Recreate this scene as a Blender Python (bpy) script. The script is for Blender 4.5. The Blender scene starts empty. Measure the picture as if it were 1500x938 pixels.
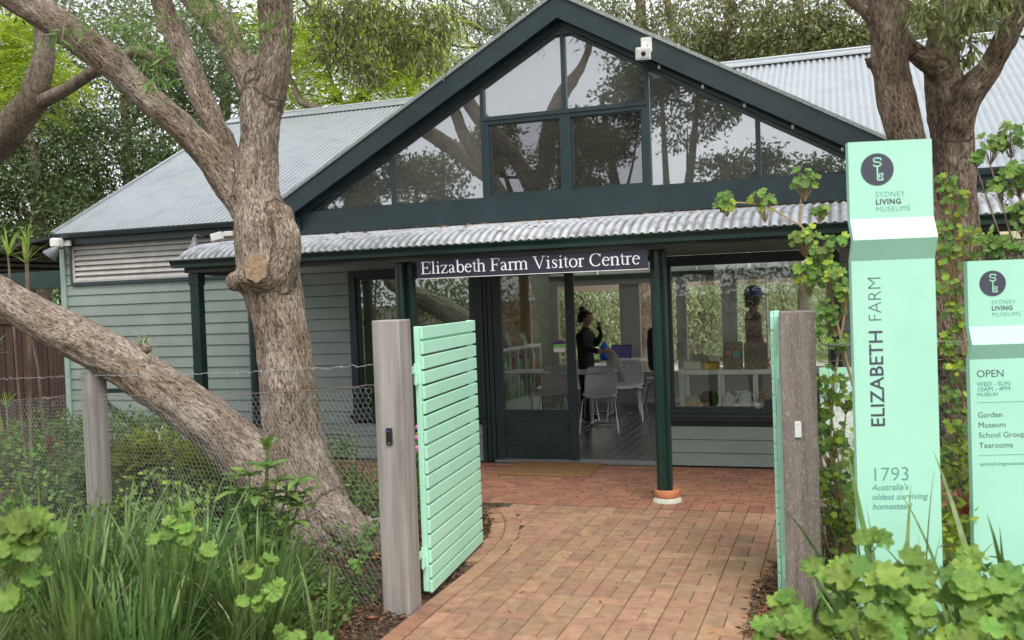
import bpy, math, random
import numpy as np
from mathutils import Vector, Matrix, Quaternion, noise as mnoise
PI = math.pi
random.seed(7)
RNG = np.random.default_rng(11)
SC = bpy.context.scene
COL = SC.collection

# ------------------------------------------------------------------ camera, sky, sun, exposure
YAW, PIT, ROL, HC, FP = -0.33159, -0.024554, -0.036907, 1.80, 1400.77
def cam_axes():
    cy, sy, cp, sp = math.cos(YAW), math.sin(YAW), math.cos(PIT), math.sin(PIT)
    f = Vector((sy*cp, cy*cp, sp)); r = Vector((cy, -sy, 0)); u = r.cross(f)
    cr, sr = math.cos(ROL), math.sin(ROL)
    return cr*r+sr*u, -sr*r+cr*u, f
CR, CU, CF = cam_axes()
CC = Vector((0, 0, HC))
def ray(x, y): return CF + CR*((x-750)/FP) - CU*((y-469)/FP)
def at(x, y, Y):                       # point of the vertical plane Y = const seen at photo pixel x, y
    d = ray(x, y); return CC + d*(Y/d.y)
def atg(x, y, Z=0.0):                  # point of the ground seen at photo pixel x, y
    d = ray(x, y); return CC + d*((Z-HC)/d.z)
def atd(x, y, D): return CC + ray(x, y)*D
cam = bpy.data.cameras.new('camera'); camo = bpy.data.objects.new('camera', cam); COL.objects.link(camo)
m = Matrix((CR, CU, -CF)).transposed().to_4x4(); m.translation = CC; camo.matrix_world = m
cam.sensor_width = 36; cam.lens = FP/1500*36; cam.clip_end = 2000; cam.clip_start = 0.05
cam.dof.use_dof = True; cam.dof.focus_distance = 8.0; cam.dof.aperture_fstop = 3.2
SC.camera = camo
SUN_AZ, SUN_EL = math.radians(150), math.radians(52)
wd = bpy.data.worlds.new('World'); SC.world = wd; wd.use_nodes = True
nt = wd.node_tree; nt.nodes.clear()
sky = nt.nodes.new('ShaderNodeTexSky'); sky.sky_type = 'NISHITA'; sky.sun_disc = False
sky.sun_elevation = SUN_EL; sky.sun_rotation = SUN_AZ; sky.dust_density = 1.5; sky.air_density = 1.0; sky.ozone_density = 1.0
hs = nt.nodes.new('ShaderNodeHueSaturation'); hs.inputs['Saturation'].default_value = 0.16; hs.inputs['Value'].default_value = 1.5
bg = nt.nodes.new('ShaderNodeBackground'); bg.inputs['Strength'].default_value = 0.15
wo = nt.nodes.new('ShaderNodeOutputWorld')
tcw = nt.nodes.new('ShaderNodeTexCoord'); ncl = nt.nodes.new('ShaderNodeTexNoise'); ncl.inputs['Scale'].default_value = 2.2; ncl.inputs['Detail'].default_value = 6
rcl = nt.nodes.new('ShaderNodeValToRGB'); rcl.color_ramp.elements[0].position = .35; rcl.color_ramp.elements[0].color = (5.4, 5.7, 6.2, 1); rcl.color_ramp.elements[1].position = .68; rcl.color_ramp.elements[1].color = (8.6, 8.8, 9.1, 1)
mcl = nt.nodes.new('ShaderNodeMixRGB'); mcl.inputs[0].default_value = .72                # an overcast of thin cloud over the clear sky
nt.links.new(tcw.outputs['Generated'], ncl.inputs['Vector']); nt.links.new(ncl.outputs[0], rcl.inputs[0])
nt.links.new(hs.outputs[0], mcl.inputs[1]); nt.links.new(rcl.outputs[0], mcl.inputs[2])
nt.links.new(sky.outputs[0], hs.inputs['Color']); nt.links.new(mcl.outputs[0], bg.inputs[0]); nt.links.new(bg.outputs[0], wo.inputs[0])
sl = bpy.data.lights.new('sun', 'SUN'); sl.energy = 1.9; sl.angle = math.radians(24); sl.color = (1.0, 0.965, 0.90)
so = bpy.data.objects.new('sun', sl); COL.objects.link(so); so.location = (5, -5, 20)
S = Vector((math.sin(SUN_AZ)*math.cos(SUN_EL), math.cos(SUN_AZ)*math.cos(SUN_EL), math.sin(SUN_EL)))
so.rotation_euler = (-S).to_track_quat('-Z', 'Y').to_euler()
SC.view_settings.view_transform = 'Standard'; SC.view_settings.look = 'None'; SC.view_settings.gamma = 1
SC.view_settings.exposure = 0.45
SC.render.engine = 'CYCLES'
SC.cycles.max_bounces = 12; SC.cycles.transparent_max_bounces = 24; SC.cycles.diffuse_bounces = 9

# ------------------------------------------------------------------ materials
MATS = {}
def mat(name, c1, c2=None, rough=.6, scale=6., stretch=(1, 1, 1), bump=0., bscale=60., metal=0., rnd=0., spec=.5,
        transl=0., island=False, detail=4., rot=(0, 0, 0), dirt=None, dscale=1.5, damt=.5, lo=.35, hi=.65):
    m = bpy.data.materials.new(name); m.use_nodes = True; MATS[name] = m
    n, L = m.node_tree.nodes, m.node_tree.links
    b = n['Principled BSDF']; b.inputs['Roughness'].default_value = rough; b.inputs['Metallic'].default_value = metal
    b.inputs['Specular IOR Level'].default_value = spec
    g = n.new('ShaderNodeNewGeometry'); mp = n.new('ShaderNodeMapping'); mp.inputs['Scale'].default_value = stretch
    mp.inputs['Rotation'].default_value = rot
    L.new(g.outputs['Position'], mp.inputs[0])
    c2 = c2 or tuple(min(1, x*1.18+.004) for x in c1)
    no = n.new('ShaderNodeTexNoise'); no.inputs['Scale'].default_value = scale; no.inputs['Detail'].default_value = detail
    L.new(mp.outputs[0], no.inputs['Vector'])
    rp = n.new('ShaderNodeValToRGB'); rp.color_ramp.elements[0].color = (*c1, 1); rp.color_ramp.elements[1].color = (*c2, 1)
    rp.color_ramp.elements[0].position = lo; rp.color_ramp.elements[1].position = hi
    L.new(no.outputs[0], rp.inputs[0]); out = rp.outputs[0]
    if dirt:
        n2 = n.new('ShaderNodeTexNoise'); n2.inputs['Scale'].default_value = dscale; n2.inputs['Detail'].default_value = 6
        L.new(g.outputs['Position'], n2.inputs['Vector'])
        mr = n.new('ShaderNodeMapRange'); mr.inputs[1].default_value = .48; mr.inputs[2].default_value = .72; mr.inputs[4].default_value = damt
        L.new(n2.outputs[0], mr.inputs[0])
        mx = n.new('ShaderNodeMixRGB'); mx.inputs[2].default_value = (*dirt, 1)
        L.new(mr.outputs[0], mx.inputs[0]); L.new(out, mx.inputs[1]); out = mx.outputs[0]
    if rnd:
        hv = n.new('ShaderNodeHueSaturation')
        if island: ro = g.outputs['Random Per Island']
        else: oi = n.new('ShaderNodeObjectInfo'); ro = oi.outputs['Random']
        a = n.new('ShaderNodeMapRange'); a.inputs[3].default_value = 1-rnd; a.inputs[4].default_value = 1+rnd
        L.new(ro, a.inputs[0]); L.new(a.outputs[0], hv.inputs['Value'])
        w = n.new('ShaderNodeMath'); w.operation = 'MULTIPLY'; w.inputs[1].default_value = 7.31; L.new(ro, w.inputs[0])
        w2 = n.new('ShaderNodeMath'); w2.operation = 'FRACT'; L.new(w.outputs[0], w2.inputs[0])
        h = n.new('ShaderNodeMapRange'); h.inputs[3].default_value = .5-.06*rnd; h.inputs[4].default_value = .5+.06*rnd
        L.new(w2.outputs[0], h.inputs[0]); L.new(h.outputs[0], hv.inputs['Hue'])
        L.new(out, hv.inputs['Color']); out = hv.outputs[0]
    L.new(out, b.inputs['Base Color'])
    if bump:
        n3 = n.new('ShaderNodeTexNoise'); n3.inputs['Scale'].default_value = bscale; n3.inputs['Detail'].default_value = 5
        L.new(mp.outputs[0], n3.inputs['Vector'])
        bp = n.new('ShaderNodeBump'); bp.inputs['Strength'].default_value = bump; bp.inputs['Distance'].default_value = .01
        L.new(n3.outputs[0], bp.inputs['Height']); L.new(bp.outputs[0], b.inputs['Normal'])
    if transl:
        t = n.new('ShaderNodeBsdfTranslucent'); ms = n.new('ShaderNodeMixShader'); ms.inputs[0].default_value = transl
        L.new(out, t.inputs[0]); L.new(b.outputs[0], ms.inputs[1]); L.new(t.outputs[0], ms.inputs[2])
        L.new(ms.outputs[0], n['Material Output'].inputs[0])
    return m
def glass(name, base=.06, tint=(.92, .95, .93), gain=1.0, rough=0.0, film=0.0):
    m = bpy.data.materials.new(name); m.use_nodes = True; MATS[name] = m
    n, L = m.node_tree.nodes, m.node_tree.links; n.clear()
    o = n.new('ShaderNodeOutputMaterial'); ms = n.new('ShaderNodeMixShader')
    t = n.new('ShaderNodeBsdfTransparent'); t.inputs[0].default_value = (*tint, 1)
    g = n.new('ShaderNodeBsdfGlossy'); g.inputs['Roughness'].default_value = rough; g.inputs[0].default_value = (.97, .99, 1, 1)
    f = n.new('ShaderNodeFresnel'); f.inputs[0].default_value = 1.52
    ma = n.new('ShaderNodeMath'); ma.operation = 'MULTIPLY_ADD'; ma.inputs[1].default_value = gain; ma.inputs[2].default_value = base
    ma.use_clamp = True
    L.new(f.outputs[0], ma.inputs[0]); L.new(ma.outputs[0], ms.inputs[0]); L.new(t.outputs[0], ms.inputs[1]); L.new(g.outputs[0], ms.inputs[2])
    df = n.new('ShaderNodeBsdfDiffuse'); df.inputs[0].default_value = (.55, .55, .5, 1); m2 = n.new('ShaderNodeMixShader'); m2.inputs[0].default_value = film   # grey haze painted over the glass to lift dark reflections
    L.new(ms.outputs[0], m2.inputs[1]); L.new(df.outputs[0], m2.inputs[2]); L.new(m2.outputs[0], o.inputs[0]); return m
def emis(name, col, st):
    m = bpy.data.materials.new(name); m.use_nodes = True; MATS[name] = m
    b = m.node_tree.nodes['Principled BSDF']; b.inputs['Emission Color'].default_value = (*col, 1); b.inputs['Emission Strength'].default_value = st
    b.inputs['Base Color'].default_value = (*col, 1); return m
def bark(name, dark, light, sc=1.0, deep=1.0):
    m = bpy.data.materials.new(name); m.use_nodes = True; MATS[name] = m
    n, L = m.node_tree.nodes, m.node_tree.links; b = n['Principled BSDF']; b.inputs['Roughness'].default_value = .9
    b.inputs['Specular IOR Level'].default_value = .15
    at_ = n.new('ShaderNodeAttribute'); at_.attribute_name = 'grain'
    def mp(s):
        q = n.new('ShaderNodeMapping'); q.inputs['Scale'].default_value = s; L.new(at_.outputs['Vector'], q.inputs[0]); return q.outputs[0]
    def nz(v, s, d, dist=0):
        q = n.new('ShaderNodeTexNoise'); q.inputs['Scale'].default_value = s; q.inputs['Detail'].default_value = d; q.inputs['Distortion'].default_value = dist
        L.new(v, q.inputs['Vector']); return q.outputs[0]
    v1 = mp((1, 1, .30)); f1 = nz(v1, 78*sc, 8, .9); f2 = nz(mp((1, 1, .28)), 15*sc, 6, .8); f3 = nz(mp((1, 1, 1)), 2.6*sc, 4)
    r = n.new('ShaderNodeValToRGB'); e = r.color_ramp.elements; e[0].position = .36; e[0].color = (*dark, 1); e[1].position = .66; e[1].color = (*light, 1)
    k = r.color_ramp.elements.new(.47); k.color = (*[(a*.55+c*.45) for a, c in zip(dark, light)], 1)
    L.new(f1, r.inputs[0])
    mx = n.new('ShaderNodeMixRGB'); mx.blend_type = 'MULTIPLY'; mx.inputs[0].default_value = .8
    r2 = n.new('ShaderNodeValToRGB'); r2.color_ramp.elements[0].position = .35; r2.color_ramp.elements[0].color = (.56, .51, .46, 1); r2.color_ramp.elements[1].position = .62; r2.color_ramp.elements[1].color = (1.1, 1.08, 1.05, 1)
    L.new(f2, r2.inputs[0]); L.new(r.outputs[0], mx.inputs[1]); L.new(r2.outputs[0], mx.inputs[2])
    mx2 = n.new('ShaderNodeMixRGB'); mx2.blend_type = 'MULTIPLY'; mx2.inputs[0].default_value = .7
    r3 = n.new('ShaderNodeValToRGB'); r3.color_ramp.elements[0].position = .38; r3.color_ramp.elements[0].color = (.66, .6, .5, 1); r3.color_ramp.elements[1].position = .6; r3.color_ramp.elements[1].color = (1.05, 1.05, 1.05, 1)
    L.new(f3, r3.inputs[0]); L.new(mx.outputs[0], mx2.inputs[1]); L.new(r3.outputs[0], mx2.inputs[2]); L.new(mx2.outputs[0], b.inputs['Base Color'])
    ad = n.new('ShaderNodeMath'); ad.operation = 'MULTIPLY_ADD'; ad.inputs[1].default_value = .6; L.new(f2, ad.inputs[0]); L.new(f1, ad.inputs[2])
    bp = n.new('ShaderNodeBump'); bp.inputs['Strength'].default_value = .9*deep; bp.inputs['Distance'].default_value = .02
    L.new(ad.outputs[0], bp.inputs['Height']); L.new(bp.outputs[0], b.inputs['Normal']); return m

mat('brick_path', (.295, .160, .092), (.40, .230, .138), rough=.85, scale=14, bump=.5, bscale=110, rnd=.16, dirt=(.23, .18, .13), dscale=5, damt=.45)
mat('brick_verandah', (.25, .115, .07), (.35, .165, .10), rough=.8, scale=12, bump=.3, bscale=120, rnd=.17, dirt=(.2, .13, .09), dscale=2.5, damt=.4)
mat('joint_sand', (.035, .027, .02), (.09, .07, .045), rough=.95, scale=12, dirt=(.05, .07, .02), dscale=5, damt=.6)
mat('soil', (.07, .045, .03), (.13, .09, .06), rough=.95, scale=9, bump=.8, bscale=30, dirt=(.05, .07, .03))
mat('siding', (.238, .285, .252), (.268, .32, .282), rough=.62, scale=3, bump=.05, bscale=90, rnd=.035, dirt=(.19, .235, .2), dscale=2.2, damt=.35)
mat('corner_paint', (.27, .37, .30), rough=.5)
mat('dark_trim', (.017, .032, .036), (.023, .042, .046), rough=.34, scale=4, bump=.04, bscale=60, rnd=.05)
mat('green_trim', (.006, .024, .018), (.009, .032, .024), rough=.30, scale=4, bump=.03)
mat('beam_weathered', (.05, .055, .05), (.12, .125, .11), rough=.8, scale=30, stretch=(.08, 1, 1), bump=.2)
mat('galv', (.43, .46, .48), (.53, .56, .58), rough=.38, scale=3, stretch=(1, 1, 1), metal=.7, bump=.05, bscale=200, dirt=(.31, .33, .33), dscale=3, damt=.6)
mat('galv_lichen', (.42, .44, .47), (.56, .58, .61), rough=.6, scale=5, bump=.25, bscale=150, dirt=(.20, .19, .17), dscale=9, damt=.85)
mat('galv_edge', (.18, .21, .20), (.38, .42, .40), rough=.7, scale=70, bump=.4, bscale=200)
mat('louvre_cream', (.42, .40, .37), (.50, .48, .45), rough=.6, scale=8)
mat('mint', (.46, .82, .63), (.49, .84, .65), rough=.45, scale=3, bump=.02, dirt=(.33, .66, .46), dscale=4, damt=.25)
mat('mint_sign', (.40, .75, .58), (.43, .78, .61), rough=.34, scale=2, dirt=(.36, .66, .50), dscale=5, damt=.35)
mat('sign_ink', (.05, .055, .08), rough=.5)
mat('sign_ink_light', (.11, .28, .25), rough=.5)
mat('sign_navy', (.030, .028, .048), (.036, .034, .055), rough=.28, scale=12)
mat('white_letter', (.80, .82, .88), rough=.5)
mat('post_grey', (.21, .188, .17), (.40, .365, .335), rough=.85, scale=14, stretch=(1, 1, .06), bump=.5, bscale=50, dirt=(.36, .33, .30), dscale=3)
def groove(name, col, amt):                              # trough shading painted into the iron's colour, with some grime
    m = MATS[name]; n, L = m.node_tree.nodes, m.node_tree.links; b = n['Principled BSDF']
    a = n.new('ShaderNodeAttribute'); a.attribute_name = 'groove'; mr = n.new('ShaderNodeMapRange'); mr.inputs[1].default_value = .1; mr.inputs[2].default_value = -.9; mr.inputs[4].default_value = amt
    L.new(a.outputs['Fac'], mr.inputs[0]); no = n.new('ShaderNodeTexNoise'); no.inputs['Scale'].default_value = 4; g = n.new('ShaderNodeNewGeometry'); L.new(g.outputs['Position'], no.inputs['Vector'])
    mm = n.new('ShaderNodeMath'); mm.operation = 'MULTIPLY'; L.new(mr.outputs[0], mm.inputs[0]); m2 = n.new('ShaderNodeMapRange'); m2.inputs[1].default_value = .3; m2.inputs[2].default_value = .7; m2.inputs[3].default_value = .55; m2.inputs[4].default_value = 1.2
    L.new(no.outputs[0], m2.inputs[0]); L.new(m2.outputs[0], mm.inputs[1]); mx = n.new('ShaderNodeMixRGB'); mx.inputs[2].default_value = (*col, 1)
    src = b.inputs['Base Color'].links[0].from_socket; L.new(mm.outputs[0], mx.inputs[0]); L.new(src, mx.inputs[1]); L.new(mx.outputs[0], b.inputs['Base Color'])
mat('galv_left', (.33, .36, .38), (.42, .46, .48), rough=.42, scale=3, metal=.5, bump=.05, bscale=200, dirt=(.27, .29, .29), dscale=3, damt=.6)  # darker copy of galv: dull tree reflections painted into the left roof
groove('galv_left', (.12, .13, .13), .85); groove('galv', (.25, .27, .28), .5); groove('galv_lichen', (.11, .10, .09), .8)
def fiddleback():
    m = mat('post_brown', (.16, .13, .113), (.28, .23, .20), rough=.8, scale=22, stretch=(1, 1, .06), bump=.4)
    n, L = m.node_tree.nodes, m.node_tree.links; b = n['Principled BSDF']
    g = n.new('ShaderNodeNewGeometry'); mp = n.new('ShaderNodeMapping'); mp.inputs['Scale'].default_value = (85, 85, 24); mp.inputs['Rotation'].default_value = (0, .5, .3)
    L.new(g.outputs['Position'], mp.inputs[0]); no = n.new('ShaderNodeTexNoise'); no.inputs['Scale'].default_value = 1.6; no.inputs['Detail'].default_value = 3; no.inputs['Distortion'].default_value = 1.2
    L.new(mp.outputs[0], no.inputs['Vector']); r = n.new('ShaderNodeValToRGB'); r.color_ramp.elements[0].position = .52; r.color_ramp.elements[1].position = .64
    r.color_ramp.elements[1].color = (.5, .5, .5, 1)
    L.new(no.outputs[0], r.inputs[0]); mx = n.new('ShaderNodeMixRGB'); mx.inputs[2].default_value = (.50, .45, .42, 1)
    src = b.inputs['Base Color'].links[0].from_socket; L.new(r.outputs[0], mx.inputs[0]); L.new(src, mx.inputs[1]); L.new(mx.outputs[0], b.inputs['Base Color'])
fiddleback()
mat('fence_wood', (.21, .185, .165), (.38, .345, .315), rough=.9, scale=22, stretch=(1, 1, .05), bump=.6, bscale=60)
mat('paling', (.030, .015, .010), (.062, .032, .020), rough=.8, scale=20, stretch=(1, 1, .06), bump=.2, rnd=.25)  # shade on the fence is painted into its near-black brown
mat('wire', (.28, .29, .30), (.42, .43, .44), rough=.45, scale=40, metal=.3)
mat('wire_rust', (.16, .10, .075), (.28, .2, .16), rough=.7, scale=30)
mat('terracotta', (.50, .17, .075), (.58, .22, .10), rough=.7, scale=10, bump=.1)
mat('mortar', (.50, .50, .40), (.62, .62, .54), rough=.9, scale=30, bump=.6, dirt=(.22, .28, .12), dscale=20, damt=.8)
mat('coir', (.21, .11, .045), (.34, .19, .08), rough=1, scale=60, bump=1, bscale=220)
mat('floor_board', (.09, .08, .078), (.17, .155, .15), rough=.26, scale=14, stretch=(1, .05, 1), bump=.06, rnd=.18)
mat('threshold', (.30, .31, .31), rough=.4, metal=.5)
mat('room_wall', (.52, .56, .48), rough=.7)
mat('room_taupe', (.46, .44, .42), (.50, .48, .46), rough=.6, scale=5)
mat('room_panel', (.60, .61, .58), rough=.7)
mat('screen_dark', (.10, .10, .09), rough=.8)
mat('added_skylight', (.80, .82, .82), rough=.4, transl=.85)
mat('frosted_panel', (.70, .72, .70), rough=.6, transl=.75)
mat('room_green', (.09, .14, .075), rough=.6)
mat('room_tan', (.42, .27, .16), rough=.7)
mat('timber_ceiling', (.42, .38, .32), (.5, .46, .4), rough=.6, scale=12, stretch=(1, .1, 1))
mat('chair_shell', (.80, .80, .79), (.84, .84, .83), rough=.35)
mat('chrome', (.62, .62, .62), rough=.22, metal=1)
mat('table_white', (.62, .63, .62), rough=.3)
mat('shelf_white', (.70, .72, .66), rough=.4)
mat('black_cloth', (.010, .014, .009), (.018, .024, .016), rough=.85, scale=20, bump=.2)
mat('maroon_cloth', (.17, .065, .06), (.2, .08, .075), rough=.85, scale=20, bump=.2)
mat('skin', (.42, .22, .14), rough=.55)
mat('hair', (.012, .008, .006), rough=.45)
mat('blue_cap', (.02, .09, .32), rough=.7)
mat('white_cloth', (.62, .60, .56), rough=.9, bump=.2, bscale=20)
mat('porcelain', (.62, .68, .70), rough=.15)
mat('black_plastic', (.012, .012, .014), rough=.4)
mat('white_plastic', (.75, .76, .74), rough=.35)
mat('camera_cream', (.66, .66, .62), rough=.35)
mat('lamp_grey', (.16, .17, .19), rough=.35)
mat('blue_plastic', (.02, .13, .55), rough=.35)
mat('navy_cloth', (.01, .02, .05), rough=.8)
mat('laptop_screen', (.16, .12, .34), rough=.2)
mat('umbrella_beige', (.62, .47, .37), rough=.8, transl=.3)
mat('orange_leaf', (.24, .09, .03), (.38, .20, .08), rough=.8, scale=30, rnd=.5, island=True)
mat('mulch', (.055, .03, .018), (.17, .10, .055), rough=.9, scale=30, rnd=.7, island=True)
mat('cut_wood', (.26, .16, .09), (.42, .30, .20), rough=.85, scale=40, bump=.4, bscale=120)
mat('stone_grey', (.20, .18, .15), (.32, .29, .25), rough=.9, scale=8, bump=.5, bscale=20)
mat('pale_gravel', (.52, .48, .43), (.6, .56, .52), rough=.95, scale=20, bump=.4)
mat('card_brown', (.32, .18, .08), rough=.8); mat('card_cream', (.62, .62, .5), rough=.7); mat('card_yellow', (.6, .42, .07), rough=.7)
mat('card_dark', (.05, .045, .035), (.22, .16, .07), rough=.7, scale=60, lo=.45, hi=.55); mat('card_grey', (.2, .21, .2), rough=.6)
mat('card_teal', (.08, .35, .36), rough=.6); mat('card_red', (.4, .07, .04), rough=.6); mat('card_orange', (.55, .2, .06), rough=.6)
mat('purple', (.12, .03, .22), rough=.6); mat('lime', (.25, .62, .2), rough=.6)
mat('felt_cream', (.5, .45, .34), (.62, .57, .45), rough=1, scale=40, bump=1)
mat('felt_black', (.01, .01, .012), rough=1, bump=1); mat('felt_green', (.08, .14, .02), rough=1, bump=1)
emis('lamp_glow', (1.0, .78, .42), 9.0)
glass('glass_gable', base=.22, gain=1.2, tint=(.85, .87, .86), film=.09); glass('glass_gable_screen', base=.13, gain=.9, tint=(.4, .4, .43), film=.04)
glass('glass_shop', base=.015, gain=1.25, tint=(.95, .97, .95)); glass('glass_left', base=.16, gain=1.6, tint=(.5, .58, .48))
bark('bark_near', (.115, .088, .070), (.53, .45, .38), 1.0, 1.2)
bark('bark_right', (.07, .050, .038), (.33, .265, .215), 1.0, 1.0)
bark('bark_far', (.08, .065, .05), (.26, .22, .18), .8, .6)
LEAF = dict(rough=.5, spec=.35, scale=25)
mat('leaf_geranium', (.15, .27, .045), (.25, .38, .075), rnd=.35, transl=.38, bump=.6, bscale=45, **LEAF)
mat('leaf_climber', (.12, .23, .045), (.21, .33, .07), rnd=.4, transl=.4, **LEAF)
mat('leaf_yellow', (.30, .42, .04), (.40, .50, .07), rnd=.35, transl=.4, **LEAF)
mat('leaf_shrub', (.14, .24, .06), (.20, .31, .08), rnd=.3, transl=.35, **LEAF)
mat('leaf_strap', (.085, .155, .04), (.19, .29, .085), rough=.42, spec=.4, scale=5, stretch=(6, 6, .6), rnd=.4, transl=.3)
mat('leaf_strap_dry', (.42, .31, .20), (.55, .45, .35), rough=.7, rnd=.3)
mat('leaf_varieg', (.17, .26, .07), (.60, .62, .36), rough=.45, scale=30, stretch=(1, 1, .2), rnd=.2, transl=.3, lo=.46, hi=.54)
mat('leaf_fine', (.11, .185, .045), (.18, .27, .07), rnd=.4, transl=.35, island=True, **LEAF)
mat('leaf_feather', (.32, .45, .035), (.50, .60, .07), rnd=.3, transl=.55, island=True, **LEAF)
mat('leaf_feather_yellow', (.40, .52, .05), (.55, .62, .08), rnd=.3, transl=.6, island=True, **LEAF)
mat('leaf_dark', (.06, .095, .032), (.125, .18, .06), rnd=.55, transl=.28, island=True, **LEAF)
mat('leaf_grey', (.15, .19, .09), (.26, .30, .15), rnd=.5, transl=.3, island=True, **LEAF)
mat('leaf_olive', (.12, .14, .045), (.23, .25, .09), rnd=.5, transl=.3, island=True, **LEAF)
mat('leaf_red', (.34, .075, .06), (.42, .14, .10), rnd=.3, transl=.3, **LEAF)
mat('leaf_palm', (.26, .42, .06), (.36, .50, .10), rnd=.3, transl=.4, **LEAF)
mat('leaf_backlit', (.38, .43, .23), (.58, .62, .38), rnd=.35, transl=.45, island=True, **LEAF)  # glare of the backlit garden painted into the leaf colour
mat('petal_pink', (.6, .15, .4), rough=.6)
mat('twig', (.16, .11, .07), (.26, .2, .14), rough=.8); mat('stem_green', (.15, .22, .07), rough=.6); mat('cane', (.36, .24, .12), rough=.7)
mat('grass_far', (.16, .22, .06), (.3, .33, .12), rough=.9, scale=12, bump=.4)

# ------------------------------------------------------------------ object helpers
WP = {}                                                  # world position of objects while building
def tag(o, label=None, cat=None, group=None, kind=None):
    if label: o['label'] = label
    if cat: o['category'] = cat
    if group: o['group'] = group
    if kind: o['kind'] = kind
    return o
def thing(name, label, cat, loc=(0, 0, 0), group=None):
    o = bpy.data.objects.new(name, None); COL.objects.link(o); o.location = loc; WP[o.name] = Vector(loc); o.empty_display_size = .1
    return tag(o, label, cat, group)
def link(name, me, parent=None, loc=(0, 0, 0), rot=None, scale=None):
    o = bpy.data.objects.new(name, me); COL.objects.link(o)
    w = Vector(loc); WP[o.name] = w
    if parent is not None: o.parent = parent; o.location = w - WP[parent.name]
    else: o.location = w
    if rot is not None: o.rotation_euler = rot
    if scale is not None: o.scale = (scale,)*3 if isinstance(scale, (int, float)) else scale
    return o
def dup(o, loc=None, rotz=None, parent=None, world=None):
    c = o.copy(); COL.objects.link(c)
    if parent is not None: c.parent = parent
    if loc is not None: c.location = loc; WP[c.name] = Vector(loc)
    if rotz is not None: c.rotation_euler = (0, 0, rotz)
    for ch in list(o.children): dup(ch, parent=c)
    return c
def np_mesh(name, V, F, mats, mi=None, smooth=False):
    V = np.asarray(V, np.float32); F = np.asarray(F, np.int32)
    me = bpy.data.meshes.new(name); me.vertices.add(len(V)); me.vertices.foreach_set('co', V.ravel())
    k = F.shape[1]; me.loops.add(F.size); me.loops.foreach_set('vertex_index', F.ravel())
    me.polygons.add(len(F)); me.polygons.foreach_set('loop_start', np.arange(0, F.size, k, dtype=np.int32))
    me.polygons.foreach_set('loop_total', np.full(len(F), k, np.int32))
    for m in (mats if isinstance(mats, (list, tuple)) else [mats]): me.materials.append(MATS[m])
    if mi is not None: me.polygons.foreach_set('material_index', np.asarray(mi, np.int32))
    if smooth: me.polygons.foreach_set('use_smooth', np.ones(len(F), bool))
    me.update(calc_edges=True); return me
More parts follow.
